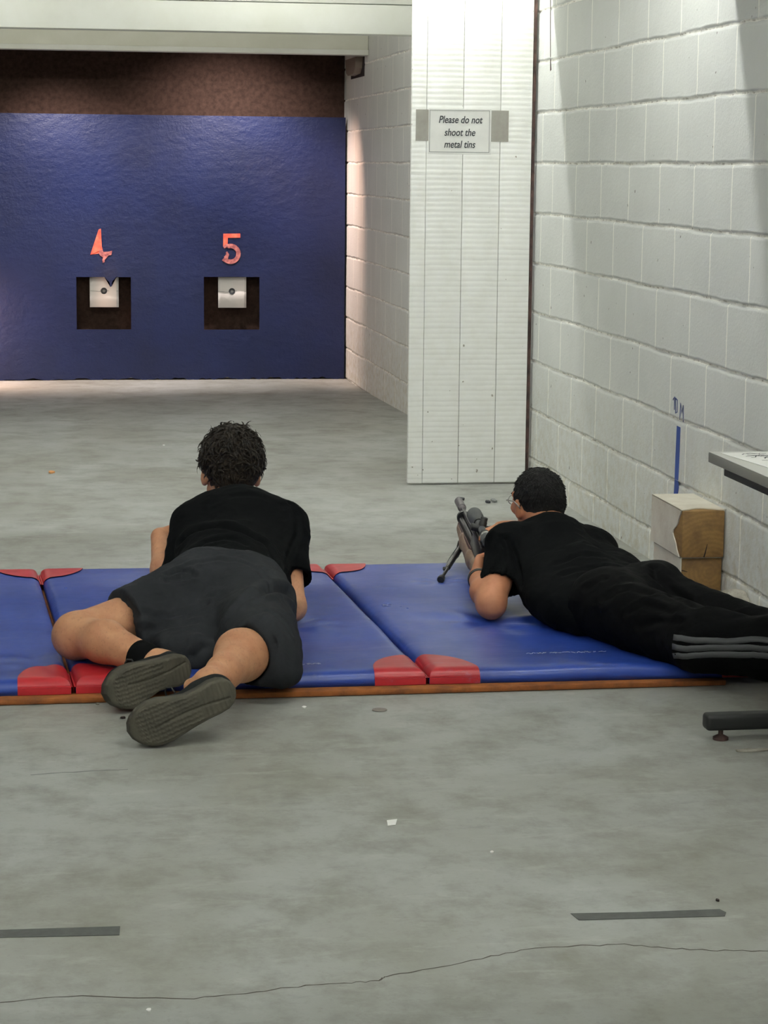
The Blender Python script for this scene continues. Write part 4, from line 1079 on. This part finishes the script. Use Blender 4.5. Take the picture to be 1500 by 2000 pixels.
# ---- person aiming the rifle
pb = thing('person', 'person in black tee and striped track trousers lying prone, aiming the rifle on its bipod', 'person')
shL, shR = (1.385, 6.35, .238), (1.668, 6.46, .195)
elL, elR = (1.300, 6.185, .098), (1.72, 6.70, .100); wrL, wrR = (1.305, 6.42, .136), (1.520, 6.75, .228)
hipN, hipF = (1.565, 5.93, .142), (1.72, 6.06, .140); knN, knF = (1.752, 5.50, .122), (1.955, 5.73, .094); anN, anF = (2.015, 5.24, .105), (2.045, 5.46, .170)
F = Field((1.20, 4.98, .03), (2.13, 6.90, .52), .0038)
hcB = (1.510, 6.515, .348); fwB = (-.30, .95, -.06); upB = (-.10, .08, 1)
PB, RB = head(F, hcB, fwB, upB, .93)
F.cone((1.525, 6.41, .262), PB(0, -.02, -.045), .058, .052, .03)
F.chain([shL, (1.53, 6.40, .245), shR], [.048, .058, .048], .05)
F.chain([(1.535, 6.34, .20), (1.575, 6.16, .155), (1.64, 6.00, .145)], [.088, .078, .076], .05)
F.cone(shL, elL, .047, .040, .03); F.cone(shR, elR, .047, .040, .03)
F.ell(elL, (.037, .037, .038), .02)
F.chain([elL, (1.298, 6.27, .118), wrL], [.040, .041, .027], .02); F.chain([elR, (1.64, 6.71, .16), wrR], [.040, .038, .026], .02)
hand(F, wrL, (.28, .88, .26), (.95, -.2, .10), -1, (.8, .85, .9, .9), (.3, .3))
hand(F, wrR, (-.92, -.15, .12), (.10, -.25, -.95), 1, (.45, .5, .6, .65), (.5, .5))
F.cone(hipN, knN, .080, .056, .05); F.cone(hipF, knF, .078, .052, .05)
F.chain([knN, (1.88, 5.38, .12), anN], [.055, .052, .036], .03); F.chain([knF, (2.0, 5.62, .108), anF], [.052, .044, .036], .03)
F.chain([anN, (2.03, 5.20, .09), (2.03, 5.10, .06), (2.035, 5.045, .058)], [.034, .034, .030, .024], .02)
F.chain([anF, (2.055, 5.42, .17), (2.045, 5.33, .16), (2.05, 5.27, .16)], [.034, .034, .030, .024], .02)
obj_B = field_obj('body', F, MAT['skinB'], pb, 2, fine=(.0005, 40))
eyes(PB, pb)
F = Field((1.22, 5.85, .05), (1.86, 6.66, .42), .004)
F.chain([shL, (1.53, 6.40, .250), shR], [.064, .068, .066], .04)
F.chain([(1.535, 6.35, .195), (1.575, 6.17, .152), (1.63, 6.02, .142)], [.112, .100, .092], .05)
F.chain([(1.450, 6.29, .19), (1.475, 6.15, .140), (1.52, 6.00, .13)], [.072, .078, .075], .05)
F.chain([(1.655, 6.41, .18), (1.685, 6.25, .145), (1.70, 6.10, .135)], [.078, .080, .080], .05)
F.cone((1.44, 6.08, .12), (1.52, 5.95, .11), .055, .06, .04)
sleeve(F, shL, (1.318, 6.20, .10), .70, .064, .054, .046); sleeve(F, shR, elR, .6, .070, .060, .046)
F.clip((1.52, 6.475, .293), (-.25, .82, .5), .01)
cr = [([(1.366, 6.282, .275), (1.38, 6.249, .231), (1.385, 6.190, .185), (1.385, 6.152, .155)], .007, .009), ([(1.475, 6.109, .227), (1.536, 6.113, .253), (1.60, 6.10, .247)], .004, .010), ([(1.479, 6.041, .211), (1.53, 6.037, .223), (1.60, 6.03, .22)], .004, .010), ([(1.345, 6.298, .274), (1.354, 6.265, .241), (1.33, 6.222, .196)], .004, .008)]
shirtB = field_obj('t_shirt', F, MAT['shirtB'], pb, 2, folds=[(.005, (6, 8, 8)), (.0015, (14, 16, 16))], creases=cr, fine=(.0006, 60), label='black short sleeved tee')
# trousers
F = Field((1.38, 5.10, .045), (2.118, 6.26, .36), .004)
F.ell((1.65, 6.00, .142), (.160, .135, .086), .04, ax3((-.6, .8, 0), (0, 0, 1)))
F.ell((1.60, 5.93, .160), (.092, .105, .074), .03); F.ell((1.755, 6.04, .172), (.082, .095, .072), .02)
F.cone(hipN, knN, .094, .078, .04); F.cone(hipF, knF, .088, .066, .02)
F.cone((1.59, 5.86, .12), (1.71, 5.52, .115), .072, .070, .04)
F.chain([knN, (1.88, 5.38, .13), (2.0, 5.26, .110)], [.080, .076, .060], .04); F.chain([knF, (1.995, 5.63, .104), (2.035, 5.49, .155)], [.058, .054, .052], .03)
cr = [([(1.735, 6.00, .23), (1.728, 5.955, .215), (1.746, 5.933, .195), (1.80, 5.85, .15)], .009, .012), ([(1.575, 5.68, .168), (1.607, 5.659, .194), (1.637, 5.604, .196), (1.658, 5.55, .192)], .005, .011), ([(1.592, 5.631, .139), (1.629, 5.573, .166), (1.662, 5.493, .178)], .005, .011),
      ([(1.535, 5.79, .185), (1.597, 5.757, .219), (1.639, 5.697, .215)], .005, .012), ([(1.508, 5.871, .203), (1.551, 5.859, .229)], .005, .010), ([(1.69, 5.68, .215), (1.70, 5.60, .213), (1.72, 5.52, .213)], .004, .010)]
trB = field_obj('track_trousers', F, MAT['trouB'], pb, 2, folds=[(.005, (7, 7, 9))], creases=cr, fine=(.0006, 60), label='black track trousers')
for pts in ([anN, (2.03, 5.20, .09), (2.03, 5.10, .06), (2.035, 5.045, .058)], [anF, (2.055, 5.42, .17), (2.045, 5.33, .16), (2.05, 5.27, .16)]):
    F = Field([min(p[i] for p in pts) - .06 for i in range(3)], [max(p[i] for p in pts) + .06 for i in range(3)], .004)
    F.chain(pts, [.038, .038, .034, .028], .02); field_obj('sock', F, MAT['sock'], pb, 1)
for z in (.147, .128, .109):
    ribbon_on(trB, [(1.66, 5.49, z - .012), (1.73, 5.40, z + .0), (1.82, 5.33, z + .016), (1.92, 5.25, z + .022), (1.97, 5.20, z + .022)], .0160, .0022, 'side_stripe', MAT['stripe'], trB, 36, 2, label='grey side stripe')
hairB = hair('hair', PB, RB, MAT['hairB'], pb, .93, .006, 9, 3600, (.008, .015), .0012, .35)
hairB['label'] = 'short cropped black hair'
# glasses: rims, bridge, temple arms
def glasses(P, parent, mat):
    g = obj('glasses', tube(B(), [P(-.010, .106, .006), P(0, .110, .010), P(.010, .106, .006)], .0014, 8), mat, parent)
    for sx in (-1, 1):
        c = [P(sx * (.033 + .022 * math.cos(a)), .104 - .004 * abs(math.cos(a)), .002 + .017 * math.sin(a)) for a in [2 * PI * i / 20 for i in range(21)]]
        obj('rim', tube(B(), c, .0013, 8), mat, g)
        obj('temple_arm', tube(B(), [P(sx * .056, .098, .008), P(sx * .084, .06, .010), P(sx * .092, .0, .012), P(sx * .090, -.020, .002), P(sx * .086, -.03, -.010)], .0019, 8), mat, g)
glasses(PB, pb, MAT['chrome']); glasses(PA, pa, MAT['black'])
# wrist band
d = (V(wrL) - V(elL)).normalized(); x_, y_, _ = frame_of(d); c = V(wrL) - d * .030
obj('watch', tube(B(), [c - d * .009, c - d * .0085, c + d * .0085, c + d * .009], [.028, .0345, .0335, .028], 32, True), MAT['black'], pb, auto=50, label='dark wrist band')

# ------------------------------------------------------------------ rifle
rf = thing('air_rifle', 'scoped air rifle with pale wooden stock held by the prone person on the right mat', 'rifle')
D = V((.072, 1, .080)).normalized(); O = V((1.386, 6.90, .162))           # O on the air cylinder axis
Rr = D.cross(V((0, 0, 1))).normalized(); Uu = Rr.cross(D); ca = .22
U_ = (Uu * math.cos(ca) + Rr * math.sin(ca)).normalized(); Rt = D.cross(U_).normalized()
def Q(a, r=0, u=0): return O + D * a + Rt * r + U_ * u
def rcyl(name, a0, prof, mat, r=0, u=0, parent=rf, **kw): return obj(name, cyl(B(), Q(a0, r, u), Q(a0 + 1, r, u), prof, 32), mat, parent, auto=35, **kw)
rcyl('air_cylinder', -.22, [(0, .012), (.003, .0155), (.50, .0155), (.503, .017), (.522, .017), (.527, .013)], MAT['gun'])
brl = rcyl('barrel', -.20, [(0, .0075), (.53, .0075)], MAT['gun'], 0, .0255)
rcyl('silencer', .325, [(0, .008), (.006, .0115), (.022, .0115), (.026, .0145), (.125, .0145), (.130, .012)], MAT['silencer'], 0, .0255)
obj('barrel_band', tube(B(), [Q(.270, 0, .010), Q(.286, 0, .010)], .022, 28), MAT['black'], rf, auto=40)
obj('receiver', box(B(), (0, 0, 0), (1, 1, 1)), MAT['gun'], rf)
def rbox(name, a0, a1, r0, r1, u0, u1, mat, bev=.003, parent=rf, **kw):
    bm = box(B(), (r0, a0, u0), (r1, a1, u1), bev); M_ = Matrix((Rt, D, U_)).transposed().to_4x4(); M_.translation = O; bmesh.ops.transform(bm, matrix=M_, verts=bm.verts)
    return obj(name, bm, mat, parent, auto=40, **kw)
bpy.data.objects.remove(rf.children[-1] if False else bpy.data.objects['receiver'])
rbox('receiver', -.24, -.05, -.016, .016, -.012, .040, MAT['gun'], .006)
rbox('scope_rail', -.23, -.05, -.006, .006, .040, .046, MAT['black'], .001)
# stock: forend, grip, butt as one carved solid
pts = [Q(a, r, u) for a in (-.62, .30) for r in (-.06, .06) for u in (-.16, .05)]
F = Field([min(p[i] for p in pts) - .02 for i in range(3)], [max(p[i] for p in pts) + .02 for i in range(3)], .004)
Rm = (Rt, D, U_)
F.chain([tuple(Q(.255, 0, -.014)), tuple(Q(.10, 0, -.022)), tuple(Q(-.10, 0, -.030))], [.0175, .022, .024], .02)
F.chain([tuple(Q(.235, 0, -.024)), tuple(Q(.08, 0, -.040)), tuple(Q(-.12, 0, -.052))], [.0155, .018, .020], .02)
F.chain([tuple(Q(-.10, 0, -.030)), tuple(Q(-.20, 0, -.028)), tuple(Q(-.25, 0, -.038)), tuple(Q(-.30, 0, -.030))], [.024, .022, .018, .019], .02)
F.chain([tuple(Q(-.205, 0, -.038)), tuple(Q(-.232, 0, -.085))], [.019, .017], .02)
F.chain([tuple(Q(-.28, 0, -.022)), tuple(Q(-.44, 0, -.022))], [.020, .021], .02); F.chain([tuple(Q(-.30, 0, -.038)), tuple(Q(-.44, 0, -.072))], [.017, .020], .03)
F.clip(Q(-.44), -D, .003)
F.cone(Q(-.3), Q(.4), .0165, .0165, .001, mode='sub')
stk = field_obj('stock', F, MAT['stockw'], rf, 2, label='pale brown wooden stock')
rbox('stock_rail', -.10, .250, -.0190, -.0155, -.016, -.004, MAT['stockd'], .0015, label='darker strip along the stock')
obj('butt_pad', tube(B(), [Q(-.440, 0, -.046), Q(-.454, 0, -.046)], [.038, .036], 24), MAT['black'], rf)
tg = obj('trigger_guard', tube(B(), [Q(-.115, 0, -.064), Q(-.125, 0, -.085), Q(-.150, 0, -.092), Q(-.185, 0, -.085), Q(-.20, 0, -.060)], .003, 10), MAT['black'], rf)
obj('trigger', tube(B(), [Q(-.165, 0, -.055), Q(-.158, 0, -.072), Q(-.153, 0, -.080)], .0025, 8), MAT['blackm'], rf)
# scope
sr, su = .0, .066
sc = rcyl('scope', -.27, [(0, .018), (.004, .0195), (.045, .0195), (.055, .015), (.080, .0127), (.265, .0127), (.305, .022), (.312, .0250), (.360, .0250), (.363, .0225), (.356, .0215)], MAT['scope'], sr, su)
for a in (-.19, -.03): obj('mount_ring', tube(B(), [Q(a, sr, su), Q(a + .018, sr, su)], .0165, 24), MAT['black'], sc, auto=40); rbox('mount_foot', a, a + .018, -.009, .009, .038, .054, MAT['black'], .001, sc)
obj('top_turret', cyl(B(), Q(-.10, sr, su + .010), Q(-.10, sr, su + 1), [(0, .013), (.012, .013), (.014, .0115), (.026, .0115), (.028, .010)], 24), MAT['black'], sc, auto=40)
obj('side_turret', cyl(B(), Q(-.10, sr + .008, su), Q(-.10, 1, su), [(0, .013), (.014, .013), (.016, .015), (.030, .015), (.032, .013)], 24), MAT['black'], sc, auto=40)
obj('left_turret', cyl(B(), Q(-.10, sr - .008, su), Q(-.14, -1, su), [(0, .013), (.014, .013), (.016, .012), (.026, .012), (.028, .010)], 24), MAT['black'], sc, auto=40)
rcyl('zoom_ring', -.215, [(0, .0165), (.002, .018), (.016, .018), (.018, .0165)], MAT['chrome'], sr, su, sc)
# bipod
bp = obj('bipod', box(B(), (0, 0, 0), (.001, .001, .001)), MAT['black'], rf); bpy.data.objects.remove(bp)
hx = Q(.165, 0, -.052)
bp = obj('bipod', cyl(B(), Q(.165, 0, -.034), Q(.165, 0, -1), [(0, .010), (.012, .010), (.014, .018), (.034, .018), (.036, .012)], 20), MAT['blackm'], rf, auto=40, label='black folding bipod')
zf = MT + .0035
for nm, ft in (('L', V((1.258, 6.775, zf))), ('R', V((1.525, 6.80, zf)))):
    s_ = hx + (ft - hx).normalized() * .012 - U_ * .004; d = (ft - s_).normalized(); Ln = (ft - s_).length
    lg = obj('leg', cyl(B(), s_, ft, [(0, .008), (.004, .0105), (Ln * .30, .0105), (Ln * .32, .0085), (Ln * .66, .0080), (Ln * .67, .0055), (Ln - .02, .0055)], 18), MAT['blackm'], bp, auto=35)
    obj('rubber_foot', cyl(B(), ft - d * .026, ft + d, [(0, .007), (.004, .0105), (.020, .0125), (.026, .011)], 18), MAT['black'], lg, auto=40)
    x_, y_, _ = frame_of(d)
    obj('spring', tube(B(), [s_ + d * .02 - V((.012, .0, -.002)), s_ + d * Ln * .42 - V((.016, 0, 0)), s_ + d * Ln * .62 - V((.010, 0, 0))], .0016, 8), MAT['chrome'], lg)
    kb = s_ + d * Ln * .68; obj('lock_knob', cyl(B(), kb - V((.005, 0, 0)), kb - V((1, 0, 0)), [(0, .006), (.008, .0065), (.010, .005)], 14), MAT['black'], lg, auto=40)
